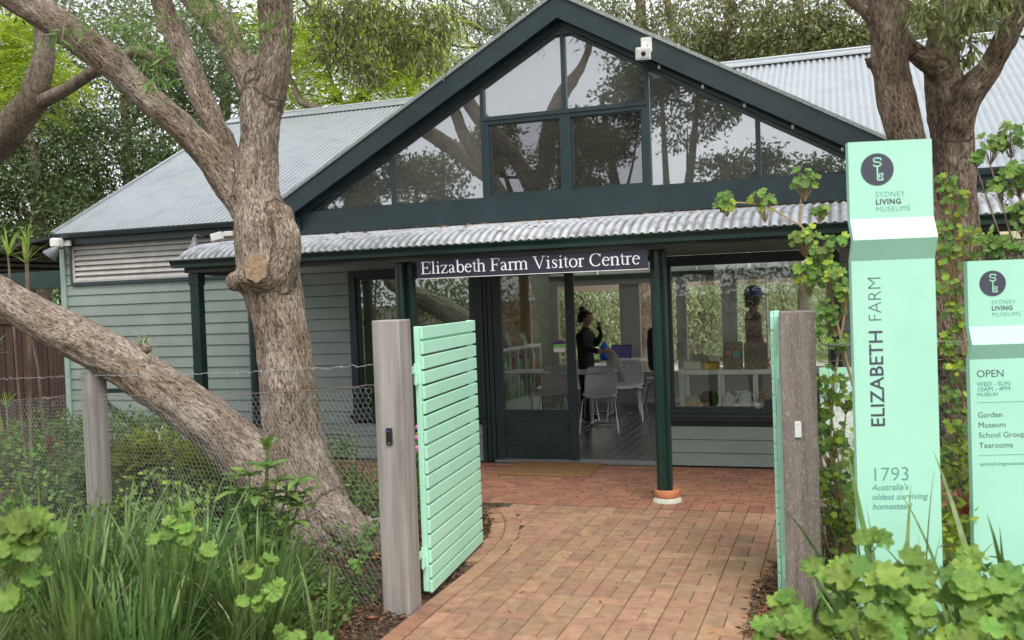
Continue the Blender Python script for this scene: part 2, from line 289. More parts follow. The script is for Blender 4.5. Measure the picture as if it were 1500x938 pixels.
class MB:
    def __init__(s): s.v = []; s.f = []; s.m = []; s.s = []
    def add(s, vs, fs, mi=0, sm=False):
        b = len(s.v); s.v += [tuple(v) for v in vs]; s.f += [tuple(i+b for i in f) for f in fs]; s.m += [mi]*len(fs); s.s += [sm]*len(fs)
    def box(s, x0, x1, y0, y1, z0, z1, mi=0, c=0.):
        if c:
            return s.rbox(Vector(((x0+x1)/2, (y0+y1)/2, (z0+z1)/2)), (Vector(((x1-x0)/2, 0, 0)), Vector((0, (y1-y0)/2, 0)), Vector((0, 0, (z1-z0)/2))), mi, c)
        s.add([(x0, y0, z0), (x1, y0, z0), (x1, y1, z0), (x0, y1, z0), (x0, y0, z1), (x1, y0, z1), (x1, y1, z1), (x0, y1, z1)],
              [(0, 3, 2, 1), (4, 5, 6, 7), (0, 1, 5, 4), (1, 2, 6, 5), (2, 3, 7, 6), (3, 0, 4, 7)], mi)
    def rbox(s, c, ax, mi=0, ch=0.):
        """oriented box, half axes ax, all edges chamfered by ch"""
        c = Vector(c); ax = [Vector(a) for a in ax]
        if not ch:
            s.add([c+ax[0]*i+ax[1]*j+ax[2]*k for k in (-1, 1) for j in (-1, 1) for i in (-1, 1)],
                  [(0, 2, 3, 1), (4, 5, 7, 6), (0, 1, 5, 4), (1, 3, 7, 5), (3, 2, 6, 7), (2, 0, 4, 6)], mi); return
        L = [a.length for a in ax]; U = [a.normalized() for a in ax]; vs = []; idx = {}
        for sx in (-1, 1):
            for sy in (-1, 1):
                for sz in (-1, 1):
                    sg = (sx, sy, sz)
                    for k in range(3):
                        p = c.copy()
                        for q in range(3): p += U[q]*sg[q]*(L[q] if q == k else L[q]-ch)
                        idx[(sg, k)] = len(vs); vs.append(p)
        fs = []
        for k in range(3):
            a, b = (k+1) % 3, (k+2) % 3
            for sg in (-1, 1):
                q = []
                for (i, j) in ((-1, -1), (1, -1), (1, 1), (-1, 1)):
                    t = [0, 0, 0]; t[k] = sg; t[a] = i; t[b] = j; q.append(idx[(tuple(t), k)])
                fs.append(q if sg > 0 else q[::-1])
            for i in (-1, 1):
                for j in (-1, 1):
                    t0 = [0, 0, 0]; t0[a] = i; t0[b] = j; t0[k] = -1; t1 = list(t0); t1[k] = 1
                    q = [idx[(tuple(t0), a)], idx[(tuple(t1), a)], idx[(tuple(t1), b)], idx[(tuple(t0), b)]]
                    fs.append(q if i*j < 0 else q[::-1])
        for sx in (-1, 1):
            for sy in (-1, 1):
                for sz in (-1, 1):
                    q = [idx[((sx, sy, sz), k)] for k in range(3)]; fs.append(q if sx*sy*sz > 0 else q[::-1])
        s.add(vs, fs, mi)
    def bar(s, a, b, w, h, up=(0, 0, 1), mi=0, ch=0.):
        a, b = Vector(a), Vector(b); d = (b-a); L = d.length; d.normalize(); up = Vector(up)
        x = d.cross(up)
        if x.length < 1e-4: x = d.cross(Vector((0, 1, 0)))
        x.normalize(); u = x.cross(d).normalized()
        s.rbox((a+b)/2, (d*L/2, x*w/2, u*h/2), mi, ch)
    def tube(s, pts, rad, n=8, mi=0, cap=True, sm=True):
        pts = [Vector(p) for p in pts]; rad = rad if isinstance(rad, (list, tuple)) else [rad]*len(pts)
        ref = Vector((0.31, .2, .93)); vs = []; 
        for i, p in enumerate(pts):
            t = (pts[min(i+1, len(pts)-1)]-pts[max(i-1, 0)]).normalized()
            if i == 0:
                x = t.cross(ref)
                if x.length < .05: x = t.cross(Vector((1, 0, 0)))
                x.normalize()
            else: x = (x - t*x.dot(t)); x.normalize()
            y = t.cross(x)
            for k in range(n):
                a = 2*PI*k/n; vs.append(p+(x*math.cos(a)+y*math.sin(a))*rad[i])
        fs = [(i*n+k, i*n+(k+1) % n, (i+1)*n+(k+1) % n, (i+1)*n+k) for i in range(len(pts)-1) for k in range(n)]
        s.add(vs, fs, mi, sm)
        if cap: s.add(vs[:n], [tuple(range(n))[::-1]], mi); s.add(vs[-n:], [tuple(range(n))], mi)
    def lathe(s, c, prof, n=20, mi=0, axis=(0, 0, 1), sm=True):
        q = Vector((0, 0, 1)).rotation_difference(Vector(axis)); c = Vector(c); vs = []
        for (r, z) in prof:
            for k in range(n): a = 2*PI*k/n; vs.append(c+q @ Vector((r*math.cos(a), r*math.sin(a), z)))
        fs = [(i*n+k, i*n+(k+1) % n, (i+1)*n+(k+1) % n, (i+1)*n+k) for i in range(len(prof)-1) for k in range(n)]
        s.add(vs, fs, mi, sm)
    def prism(s, poly, y0, y1, mi=0, f=None):
        """polygon [(x,z)] extruded in y; f maps (x,y,z)->point"""
        f = f or (lambda x, y, z: (x, y, z)); n = len(poly)
        vs = [f(x, y0, z) for x, z in poly]+[f(x, y1, z) for x, z in poly]
        fs = [tuple(range(n)), tuple(range(n, 2*n))[::-1]]+[(i, i+n, (i+1) % n+n, (i+1) % n) for i in range(n)]
        s.add(vs, fs, mi)
    def mesh(s, name, mats):
        me = bpy.data.meshes.new(name); me.from_pydata(s.v, [], s.f)
        for m in (mats if isinstance(mats, (list, tuple)) else [mats]): me.materials.append(MATS[m])
        me.polygons.foreach_set('material_index', s.m); me.polygons.foreach_set('use_smooth', s.s); me.update(); return me
    def build(s, name, mats, parent=None, **kw):
        vs = np.array(s.v); c = Vector(((vs[:, 0].min()+vs[:, 0].max())/2, (vs[:, 1].min()+vs[:, 1].max())/2, vs[:, 2].min()))
        s.v = [(x-c.x, y-c.y, z-c.z) for x, y, z in s.v]
        o = link(name, s.mesh(name, mats), parent, c); return tag(o, **kw)
def build_local(mb, name, mats, parent):       # for things modelled round their own origin
    o = bpy.data.objects.new(name, mb.mesh(name, mats)); COL.objects.link(o); o.parent = parent; return o
def evalmesh(me, mods, name):
    o = bpy.data.objects.new('scratch', me); COL.objects.link(o)
    for t, kw in mods:
        md = o.modifiers.new(t, t)
        for k, v in kw.items(): setattr(md, k, v)
    dg = bpy.context.evaluated_depsgraph_get(); dg.update()
    r = bpy.data.meshes.new_from_object(o.evaluated_get(dg)); r.name = name
    bpy.data.objects.remove(o); return r
def text(body, size, matn, parent, origin, ux, uz, name='lettering', shear=0, offset=0, align='LEFT', thick=.0006, space=1.0, sx=1.0, label=None):
    cu = bpy.data.curves.new('t', 'FONT'); cu.body = body; cu.size = size; cu.shear = shear; cu.offset = offset; cu.align_x = align
    cu.extrude = thick; cu.space_character = space; cu.resolution_u = 3
    o = bpy.data.objects.new('scratch', cu); COL.objects.link(o); dg = bpy.context.evaluated_depsgraph_get(); dg.update()
    me = bpy.data.meshes.new_from_object(o.evaluated_get(dg)); bpy.data.objects.remove(o); me.name = name
    ux, uz = Vector(ux), Vector(uz); nn = ux.cross(uz)
    M = Matrix((ux*sx, uz, nn)).transposed().to_4x4(); me.transform(M)
    me.materials.clear(); me.materials.append(MATS[matn])
    o = link(name, me, parent, origin); return o

# ------------------------------------------------------------------ ground and paving
def ground():
    mb = MB(); mb.add([(-300, -300, -.03), (300, -300, -.03), (300, 400, -.03), (-300, 400, -.03)], [(0, 1, 2, 3)])
    mb.build('ground', 'soil', kind='structure')
    mb = MB(); mb.box(-12, 6, 15.6, 60, -.03, -.012); mb.build('courtyard', 'pale_gravel', kind='structure')
    mb = MB(); mb.box(-40, 30, 24, 60, -.012, .0); mb.build('lawn', 'grass_far', kind='structure')
ground()

GX, GY, BU, BV = -.755, 7.81, .234, .351
def brick_mesh(lx, ly, name, m):
    mb = MB(); x, y, c = lx/2, ly/2, .0035
    vs = [(-x, -y, -.05), (x, -y, -.05), (x, y, -.05), (-x, y, -.05), (-x, -y, -c), (x, -y, -c), (x, y, -c), (-x, y, -c),
          (-x+c, -y+c, 0), (x-c, -y+c, 0), (x-c, y-c, 0), (-x+c, y-c, 0)]
    mb.add(vs, [(0, 1, 5, 4), (1, 2, 6, 5), (2, 3, 7, 6), (3, 0, 4, 7), (4, 5, 9, 8), (5, 6, 10, 9), (6, 7, 11, 10), (7, 4, 8, 11), (8, 9, 10, 11)])
    return mb.mesh(name, m)
def left_edge(Y):                                        # inner edge of the border course (X) at Y
    pts = [(0, -2.25), (4.6, -2.25), (5.15, -2.262), (5.7, -2.262), (6.0, -2.263), (6.27, -2.275), (6.76, -2.337), (7.175, -2.464), (7.5, -2.62), (7.81, -2.85)]
    return float(np.interp(Y, [p[0] for p in pts], [p[1] for p in pts]))
def pavers():
    base = MB(); base.prism([(-2.36, 3.5), (-2.38, 6.2), (-2.46, 6.8), (-2.6, 7.2), (-2.9, 7.83), (-.3, 7.83), (-.3, 3.5)], -.028, -.009, f=lambda a, b, c: (a, c, b)); path = base.build('garden_path', 'joint_sand', kind='structure')
    base = MB(); base.box(-6.6, 4.0, 7.83, 9.79, -.028, -.008); ver = base.build('verandah_floor', 'joint_sand', kind='structure')
    path['label'] = 'brick path of paired headers and stretchers leading through the gate'; ver['label'] = 'redder brick verandah floor in stretcher bond'
    del path['label'], ver['label']
    hp = brick_mesh(.1125, .2245, 'brick', 'brick_path'); sp = brick_mesh(.229, .1085, 'brick', 'brick_path')
    hv = brick_mesh(.1125, .227, 'brick', 'brick_verandah'); sv = brick_mesh(.2285, .110, 'brick', 'brick_verandah')
    R = random.Random(3); items = []
    def clip_ok(x0, x1, y): return x0 >= left_edge(y)-.004 and x1 <= -.405
    def cut(lx, ly): return brick_mesh(lx, ly, 'brick', 'brick_path')
    for j in range(0, 15):
        yt = GY-BV*j
        for i in range(-11, 2):
            x = GX+BU*i
            for k in (0, 1):                              # two headers
                x0, x1 = x+k*.117, x+(k+1)*.117; yc = yt-.117; el = left_edge(yc)
                if x1 < el+.02 or x0 > -.42: continue
                if x0 < el: items.append((cut(x1-el-.003, .230), (x1+el)/2, yc, path))
                else: items.append((hp, (x0+x1)/2, yc, path))
            x0, x1 = x, x+.234; yc = yt-.234-.0585; el = left_edge(yc)
            if x1 < el+.02 or x0 > -.45: continue
            if x0 < el: items.append((cut(x1-el-.003, .1135), (x1+el)/2, yc, path))
            else: items.append((sp, (x0+x1)/2, yc, path))
    n = len(items)
    for me, x, y, par in items:
        if y > 4.35 or (abs(x+1.3) < .8 and y > 4.2):
            o = link('brick', me, par, (x, y, R.uniform(-.0012, .0012))); o.rotation_euler = (R.gauss(0, .003), R.gauss(0, .003), R.gauss(0, .004))
    # border course: bricks laid along the left edge, curved by the verandah
    y = 4.0; 
    while y < 7.65:
        x = left_edge(y)-.062; x2 = left_edge(y+.23)-.062
        a = math.atan2(x2-x, .23); w = .228 if y < 5.9 else .16; lx = .112
        x2 = left_edge(y+w)-.062; a = math.atan2(x2-x, w)
        L = math.hypot(x2-x, w)-.004
        me = brick_mesh(lx, L, 'brick', 'brick_path' if y > 5 or y < 4.2 else 'brick_verandah'); o = link('brick', me, path, ((x+x2)/2, y+w/2, .001)); o.rotation_euler = (0, 0, -a)
        if y > 6.0:
            o = link('brick', brick_mesh(lx, L*1.05, 'brick', 'brick_path'), path, ((x+x2)/2-.117*math.cos(a), y+w/2+.117*math.sin(a), .0)); o.rotation_euler = (0, 0, -a)
        y += w
    y = 4.1
    while y < 7.7:
        o = link('brick', brick_mesh(.1135, .230, 'brick', 'brick_path'), path, (-.343, y, -.002)); o.rotation_euler = (0, 0, R.gauss(0, .006)); y += .2345
    # verandah: soldier course then stretchers
    vi = []
    x = -6.5
    while x < 3.9: vi.append((hv, x+.0585, 7.845+.117)); x += .1172
    r = 0; y = 8.079
    while y+.117 < 9.80:
        x = -6.5+(r % 2)*.117+(.05 if r % 3 == 0 else 0)
        while x < 3.9: vi.append((sv, x+.117, y+.0585)); x += .2345
        y += .1172; r += 1
    C = [q for q in vi if -4.0 < q[1] < -.55 and not (q[1] < -3.55)]; C.sort(key=lambda q: q[2]); C = C[:298]; cs = set(id(q) for q in C)
    for q in C:
        o = link('brick', q[0], ver, (q[1], q[2], R.uniform(-.001, .001))); o.rotation_euler = (R.gauss(0, .002), R.gauss(0, .002), R.gauss(0, .003))
    V = []; F = []
    for q in vi:
        if id(q) in cs: continue
        b = len(V); V += [(v.co.x+q[1], v.co.y+q[2], v.co.z) for v in q[0].vertices]; F += [[b+i for i in p.vertices] for p in q[0].polygons]
    me = np_mesh('brick', V, F, 'brick_verandah'); o = link('brick', me, ver); o['kind'] = 'stuff'
pavers()

# ------------------------------------------------------------------ the building
YF = 9.8
APX, APZ, SLG = -2.695, 4.60, .565                      # glass apex of the gable and its slope
bld = thing('visitor_centre', 'grey-green weatherboard visitor centre with dark glazed gable and corrugated iron roofs', 'building', (-2.7, 9.8, 0))
def corrugated(x0, x1, P, name, matn, parent, pitch=.076, amp=.0105, seg=8, valley=False):
    """waves along x, profile P = [(y,z)...] bottom to top"""
    n = int(round((x1-x0)/pitch*seg)); xs = np.linspace(x0, x1, n+1); ph = (xs-x0)/pitch*2*PI
    P = np.array(P, float); T = np.gradient(P, axis=0); T /= np.linalg.norm(T, axis=1)[:, None]; N = np.stack([-T[:, 1], T[:, 0]], -1)
    V = np.zeros((len(P), n+1, 3)); V[:, :, 0] = xs
    w = amp*np.sin(ph); V[:, :, 1] = P[:, 0:1]+N[:, 0:1]*w; V[:, :, 2] = P[:, 1:2]+N[:, 1:2]*w
    if valley:                                           # sheets stop at the valley where the gable roof rises through them
        zg = 4.89-SLG*np.abs(xs-APX); ts = np.clip((zg-P[0, 1])/(P[-1, 1]-P[0, 1]), 0, 1); tt = np.linspace(0, 1, len(P))[:, None]; q = ts[None]+(1-ts[None])*tt
        V[:, :, 1] = P[0, 0]+(P[-1, 0]-P[0, 0])*q+N[:, 0:1]*w; V[:, :, 2] = P[0, 1]+(P[-1, 1]-P[0, 1])*q+N[:, 1:2]*w
    i = np.arange(len(P)-1)[:, None]*(n+1)+np.arange(n)[None]; F = np.stack([i, i+1, i+n+2, i+n+1], -1).reshape(-1, 4)
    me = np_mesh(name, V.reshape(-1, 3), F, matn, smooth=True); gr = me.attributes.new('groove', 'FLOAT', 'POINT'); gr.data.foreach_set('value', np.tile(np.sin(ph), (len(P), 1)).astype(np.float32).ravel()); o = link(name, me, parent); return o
# weatherboards
wall = MB(); wall.box(-9.5, -5.36, 9.84, 9.93, 0, 2.70); wall.box(-.02, 6, 9.84, 9.93, 0, 2.70); wall.box(-5.36, -.02, 9.84, 9.93, 2.16, 2.70)
wall.box(-5.36, -3.72, 9.84, 9.93, 0, .47); wall.box(-1.73, -.02, 9.84, 9.93, 0, .50)
wall.box(-9.5, -9.42, 9.93, 15.2, 0, 2.7)
wall = wall.build('wall', 'black_plastic', bld)  # black backing paints the shadow lines between the weatherboards
PB = .1345
def board(x0, x1, z):
    mb = MB(); y = YF+.02
    mb.add([(x0, y-.020, z), (x1, y-.020, z), (x1, y-.004, z+PB-.006), (x0, y-.004, z+PB-.006), (x0, y+.018, z), (x1, y+.018, z), (x1, y+.018, z+PB-.006), (x0, y+.018, z+PB-.006)],
           [(0, 1, 2, 3), (0, 4, 5, 1), (3, 2, 6, 7), (0, 3, 7, 4), (1, 5, 6, 2), (4, 7, 6, 5)]); mb.build('weatherboard', 'siding', wall)
z = 0.004
k = 0
while z < 2.66:
    if z+PB*.4 < 2.17: board(-9.42, -5.335, z)
    else:
        board(-9.42, -9.32, z); board(-6.1, -5.335, z)
    if z > 2.15: board(-5.335, 0.0, z)
    elif z+PB < .49: board(-5.335, -3.735, z)
    if z+PB < .52: board(-1.735, 0.0, z)
    board(0.0, 2.1 if k % 2 else 1.2, z); board(2.1 if k % 2 else 1.2, 5.0, z)
    z += PB; k += 1
cb = MB(); cb.box(-9.50, -9.42, 9.778, 9.86, 0, 2.62, c=.004); cb.build('corner_board', 'corner_paint', bld)
# louvred vent
lv = MB(); lv.box(-9.335, -6.1, 9.776, 9.80, 2.145, 2.185); lv.box(-9.335, -9.30, 9.776, 9.80, 2.185, 2.70); lv = lv.build('vent_frame', 'dark_trim', bld)
l2 = MB(); l2.box(-9.30, -6.1, 9.785, 9.80, 2.185, 2.21); l2.box(-9.30, -6.1, 9.785, 9.80, 2.60, 2.645); l2.box(-9.30, -9.265, 9.785, 9.80, 2.21, 2.60); l2.build('vent_trim', 'louvre_cream', lv)
for i in range(6):
    s = MB(); zz = 2.205+i*.066; s.add([(-9.265, 9.782, zz), (-6.1, 9.782, zz), (-6.1, 9.82, zz+.062), (-9.265, 9.82, zz+.062), (-9.265, 9.786, zz-.006), (-6.1, 9.786, zz-.006), (-6.1, 9.824, zz+.056), (-9.265, 9.824, zz+.056)],
        [(0, 1, 2, 3), (4, 7, 6, 5), (0, 4, 5, 1), (0, 3, 7, 4)]); s.build('louvre', 'louvre_cream', lv)
# fascia, gutter of the main roof
for (xa, xb) in ((-9.42, -5.9), (.55, 6.0)):
    g = MB(); g.prism([(9.60, 2.745), (9.70, 2.745), (9.70, 2.80), (9.695, 2.80), (9.695, 2.752), (9.625, 2.752), (9.60, 2.80), (9.585, 2.805), (9.585, 2.79)], xa, xb, f=lambda a, b, c: (b, a, c)); 
    g.build('gutter', 'dark_trim', bld)
    g = MB(); g.box(xa-(.02 if xa < -5 else 0), xb, 9.70, 9.735, 2.66, 2.79, c=.003); g.box(xa, xb, 9.735, 9.78, 2.645, 2.70); g.build('fascia', 'dark_trim', bld)
# main roof
Z0, Y0, SL = 2.80, 9.62, .5247
ridgeY = 13.55; ridgeZ = Z0+SL*(ridgeY-Y0)
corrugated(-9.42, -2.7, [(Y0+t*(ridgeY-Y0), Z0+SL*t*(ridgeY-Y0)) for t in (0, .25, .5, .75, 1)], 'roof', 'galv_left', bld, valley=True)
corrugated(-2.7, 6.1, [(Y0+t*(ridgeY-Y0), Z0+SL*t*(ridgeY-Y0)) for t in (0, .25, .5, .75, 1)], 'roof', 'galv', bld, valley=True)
for xa_, xb_, mm_ in ((-9.42, -5.6, 'galv'), (-5.6, .3, 'added_skylight'), (.3, 6.1, 'galv')): corrugated(xa_, xb_, [(ridgeY+t*2.3, ridgeZ-SL*t*2.3) for t in (0, 1)], 'roof', mm_, bld)  # clear middle sheets, an unseen skylight added to brighten the room
rc = MB()
for sgn in (-1, 1):
    a = Vector((0, ridgeY, ridgeZ+.045)); dd = Vector((0, sgn*.17, -.17*SL+.0)); up = Vector((0, 0, .004))
    for (xa, xb) in ((-9.45, 6.15),):
        rc.add([Vector((xa, a.y, a.z)), Vector((xb, a.y, a.z)), Vector((xb, a.y, a.z))+dd, Vector((xa, a.y, a.z))+dd, Vector((xa, a.y, a.z))+dd-Vector((0, 0, .02)), Vector((xb, a.y, a.z))+dd-Vector((0, 0, .02))], [(0, 1, 2, 3), (3, 2, 5, 4)])
rc.tube([(-9.45, ridgeY, ridgeZ+.048), (6.15, ridgeY, ridgeZ+.048)], .02, 8)
rc.build('ridge_cap', 'galv', bld)
rk = MB(); rk.bar((-9.435, Y0-.01, Z0+.02), (-9.435, ridgeY, ridgeZ+.02), .05, .03); rk.build('rake_flashing', 'galv', bld)
bb = MB(); bb.bar((-9.45, Y0, Z0-.06), (-9.45, ridgeY, ridgeZ-.06), .025, .14); bb.build('rake_board', 'dark_trim', bld)
# gable roof, barge boards
YB = 9.60; BZ = 4.90
for sgn in (-1, 1):
    L = 3.62 if sgn > 0 else 3.50
    n = int(4.0/.076*6); ys = np.linspace(YB-.02, 13.6, n+1); w = .0085*np.sin((ys-YB)/.076*2*PI); ts = np.linspace(0, 1, 3)
    V = np.zeros((3, n+1, 3)); nx, nz = SLG*sgn/math.hypot(1, SLG), 1/math.hypot(1, SLG)
    for a, t in enumerate(ts):
        V[a, :, 0] = APX+sgn*L*t+nx*w; V[a, :, 1] = ys; V[a, :, 2] = BZ+.01-SLG*L*t+nz*w
    i = np.arange(2)[:, None]*(n+1)+np.arange(n)[None]; F = np.stack([i, i+1, i+n+2, i+n+1], -1).reshape(-1, 4)
    link('gable_roof', np_mesh('gable_roof', V.reshape(-1, 3), F, 'galv', smooth=True), bld)
    b = MB(); P = lambda t, o: (APX+sgn*t, BZ-SLG*t+o)
    b.prism([P(0, 0), P(L, 0), P(L, -.235), P(0, -.235)], YB, YB+.03); b.build('barge_board', 'dark_trim', bld)
    b = MB(); b.prism([P(0, .034), P(L+.03, .034), P(L+.03, -.004), P(0, -.004)], YB-.025, YB+.06); b.build('barge_capping', 'galv_edge', bld)
    b = MB(); b.prism([P(0, -.17), P(L, -.17), P(L-.35, -.285), P(0, -.285)], YB+.14, YB+.17); b.build('inner_board', 'dark_trim', bld)
    b = MB(); b.prism([P(0, -.03), P(L, -.03), P(L, -.045), P(0, -.045)], YB+.03, 9.86); b.build('soffit', 'dark_trim', bld)
    b = MB(); b.prism([P(0, -.30), P(3.35, -.30), P(3.35, -.335), P(0, -.335)], YB+.18, YB+.215); b.build('inner_moulding', 'dark_trim', bld)
def gl(x): return APZ-SLG*abs(x-APX)-.02
tb = MB(); tb.box(-6.02, .70, 9.745, 9.80, 2.605, 2.872, c=.004); tb.build('tie_beam', 'dark_trim', bld)
tb = MB(); tb.prism([(APX-.16, 4.53), (APX, 4.64), (APX+.16, 4.53)], 9.765, 9.79); tb.build('apex_infill', 'dark_trim', bld)
MX = [-4.72, -3.62, APX, -1.82, -.73]; FB = 2.872
def pane(poly, matn='glass_gable', name='window', frame=.035):
    wn = MB(); n = len(poly); cx = sum(p[0] for p in poly)/n; cz = sum(p[1] for p in poly)/n
    for i in range(n):
        a, b = poly[i], poly[(i+1) % n]; wn.bar((a[0], 9.80, a[1]), (b[0], 9.80, b[1]), .03, .018, up=(0, 1, 0))
    w = wn.build(name, 'dark_trim', bld); g = MB(); g.prism(poly, 9.805, 9.811); g.build('pane', matn, w); return w
def mull(x, z0, z1, w=.045): 
    b = MB(); b.box(x-w/2, x+w/2, 9.765, 9.82, z0, z1, c=.003); b.build('mullion', 'dark_trim', bld)
xl = APX-(APZ-.02-FB)/SLG; xr = APX+(APZ-.02-FB)/SLG
pane([(xl, FB), (MX[0], FB), (MX[0], gl(MX[0]))]); pane([(MX[0], FB), (MX[1], FB), (MX[1], gl(MX[1])), (MX[0], gl(MX[0]))])
pane([(MX[1], 3.735), (APX, 3.735), (APX, 4.53), (APX-.09, 4.53), (MX[1], gl(MX[1]))]); pane([(APX, 3.735), (MX[3], 3.735), (MX[3], gl(MX[3])), (APX+.09, 4.53), (APX, 4.53)])
pane([(MX[3], FB), (MX[4], FB), (MX[4], gl(MX[4])), (MX[3], gl(MX[3]))]); pane([(MX[4], FB), (xr, FB), (MX[4], gl(MX[4]))])
for x, z1 in zip(MX, (gl(MX[0]), gl(MX[1]), 4.53, gl(MX[3]), gl(MX[4]))): mull(x, 3.75 if x == APX else FB, z1)
b = MB(); b.box(MX[1], MX[3], 9.755, 9.82, 3.705, 3.75, c=.003); b.build('transom', 'dark_trim', bld)
b = MB(); b.box(MX[1]+.022, MX[3]-.022, 9.758, 9.80, FB+.0, FB+.035); b.box(APX-.06, APX+.06, 9.768, 9.80, FB+.035, 3.705); b.box(MX[1]+.022, MX[1]+.07, 9.77, 9.80, FB+.035, 3.705); b.box(MX[3]-.06, MX[3]-.022, 9.77, 9.80, FB+.035, 3.705)
b.box(MX[1]+.07, MX[3]-.06, 9.77, 9.80, 3.665, 3.705); b.build('louvre_frame', 'dark_trim', bld)
for (xa, xb) in ((MX[1]+.07, APX-.06), (APX+.06, MX[3]-.06)):
    w = pane([(xa, FB+.035), (xb, FB+.035), (xb, 3.665), (xa, 3.665)], 'glass_gable_screen', 'louvre_window')
    for i in range(1, 6):
        s = MB(); zz = FB+.035+i*(3.665-FB-.035)/6; s.rbox(((xa+xb)/2, 9.86, zz), (((xb-xa)/2, 0, 0), (0, .003, .004), (0, -.02, .008)), 0); s.build('glass_blade', 'room_panel', w)
# ---- windows and door at ground level
def frame_win(name, x0, x1, z0, z1, matn, fw=.065, sill=True, inner=.03):
    f = MB(); f.box(x0, x0+fw, 9.755, 9.86, z0, z1, c=.004); f.box(x1-fw, x1, 9.755, 9.86, z0, z1, c=.004); f.box(x0+fw, x1-fw, 9.757, 9.86, z1-fw, z1, c=.004); f.box(x0+fw, x1-fw, 9.757, 9.86, z0, z0+fw*.8, c=.004)
    f.box(x0+fw, x0+fw+inner, 9.785, 9.85, z0+fw*.8, z1-fw); f.box(x1-fw-inner, x1-fw, 9.785, 9.85, z0+fw*.8, z1-fw); f.box(x0+fw+inner, x1-fw-inner, 9.787, 9.85, z1-fw-inner, z1-fw); f.box(x0+fw+inner, x1-fw-inner, 9.787, 9.85, z0+fw*.8, z0+fw*.8+inner*.6)
    w = f.build(name, 'dark_trim', bld)
    if sill: s = MB(); s.box(x0-.03, x1+.03, 9.715, 9.80, z0-.028, z0+.012, c=.006); s.box(x0-.01, x1+.01, 9.745, 9.80, z0-.06, z0-.03); s.build('sill', 'dark_trim', w)
    g = MB(); g.box(x0+fw, x1-fw, 9.815, 9.821, z0+fw*.8, z1-fw); g.build('pane', matn, w); return w
frame_win('window', -5.33, -3.745, .50, 2.16, 'glass_left', fw=.085)
frame_win('window', -1.745, .0, .53, 2.15, 'glass_shop', fw=.075)
f = MB(); f.box(-3.745, -3.70, 9.75, 9.86, 0, 2.16, c=.004); f.box(-3.695, -3.66, 9.77, 9.86, 0, 2.14, c=.004); f.box(-3.655, -3.605, 9.785, 9.86, 0, 2.12, c=.004)
f.box(-3.605, -1.75, 9.76, 9.86, 2.11, 2.16, c=.004); f.box(-1.83, -1.76, 9.80, 9.86, 0.02, 2.11); f.build('door_frame', 'dark_trim', bld)
t = MB(); t.box(-3.62, -1.76, 9.77, 9.93, -.005, .022, c=.004); t.build('threshold', 'threshold', bld)
d = MB(); xa, xb = -3.60, -2.69
d.box(xa, xa+.10, 9.80, 9.845, .03, 2.11, c=.004); d.box(xb-.085, xb, 9.80, 9.845, .03, 2.11, c=.004); d.box(xb, xb+.012, 9.81, 9.84, .03, 2.11); d.box(xa+.10, xb-.085, 9.802, 9.845, 2.02, 2.11); d.box(xa+.10, xb-.085, 9.802, 9.845, .455, .57, c=.004)
door = d.build('sliding_door', 'dark_trim', bld)
for i in range(3):
    s = MB(); s.box(xa+.10, xb-.085, 9.808, 9.84, .035+i*.14, .035+(i+1)*.14-.006, c=.006); s.build('door_board', 'dark_trim', door)
g = MB(); g.box(xa+.10, xb-.085, 9.822, 9.828, .57, 2.02); g.build('pane', 'glass_shop', door)
# ---- verandah
VX0, VX1, VY = -6.2, 1.35, 7.88
prof = []
for y in np.concatenate([np.linspace(7.885, 8.4, 9), np.linspace(8.5, 9.745, 7)]):
    prof.append((float(y), float(np.interp(y, [7.885, 7.95, 8.05, 8.2, 8.4, 8.8, 9.2, 9.745], [2.285, 2.335, 2.385, 2.428, 2.462, 2.505, 2.54, 2.588]))))
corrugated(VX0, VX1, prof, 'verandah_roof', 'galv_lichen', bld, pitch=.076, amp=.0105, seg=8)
g = MB(); g.prism([(VY-.06, 2.20), (VY+.03, 2.20), (VY+.03, 2.275), (VY+.022, 2.275), (VY+.022, 2.208), (VY-.052, 2.208), (VY-.07, 2.262), (VY-.085, 2.266), (VY-.085, 2.277), (VY-.06, 2.277)], VX0-.02, VX1, f=lambda a, b, c: (b, a, c)); 
g.build('verandah_gutter', 'green_trim', bld)
g = MB(); g.box(VX0+.06, VX1, VY+.035, VY+.12, 2.150, 2.215, c=.005); g.box(VX0+.06, VX0+.14, VY+.12, 9.76, 2.13, 2.215); g.build('verandah_beam', 'beam_weathered', bld)
for i in range(7):
    x = VX0+.6+i*1.15; g = MB(); g.bar((x, VY+.12, 2.20), (x, 9.74, 2.545), .05, .08); g.build('rafter', 'room_wall', bld)
def vpost(x, y, w=.09):
    p = MB(); p.box(x-w/2, x+w/2, y-w/2, y+w/2, 0, 2.16, c=.005); p.box(x-w/2-.008, x+w/2+.008, y-w/2-.008, y+w/2+.008, 2.03, 2.145, c=.004); return p.build('verandah_post', 'green_trim', bld)
vpost(-6.06, 8.0, .10); vpost(-3.79, 8.12, .085); vpost(-1.445, 8.16, .075); vpost(1.1, 8.1, .09)
for x, y in ((-3.845, 8.03), (-1.480, 8.07)):
    p = MB(); p.tube([(x, y, .06), (x, y, 2.19)], .043, 20); p.tube([(x, y, .78), (x, y, .80)], .0465, 20); p.tube([(x, y, 1.55), (x, y, 1.56)], .0465, 20); pp = p.build('downpipe', 'green_trim', bld)
    c = MB(); c.lathe((x+.03, y+.05, 0), [(.0, .035), (.100, .035), (.106, .045), (.108, .10), (.102, .108), (.088, .108), (.086, .09), (0, .09)], 28); c.build('terracotta_collar', 'terracotta', pp)
    c = MB(); c.lathe((x+.03, y+.05, 0), [(.125, .0), (.120, .02), (.105, .038), (.0, .038)], 28); c.build('mortar_bed', 'mortar', pp)
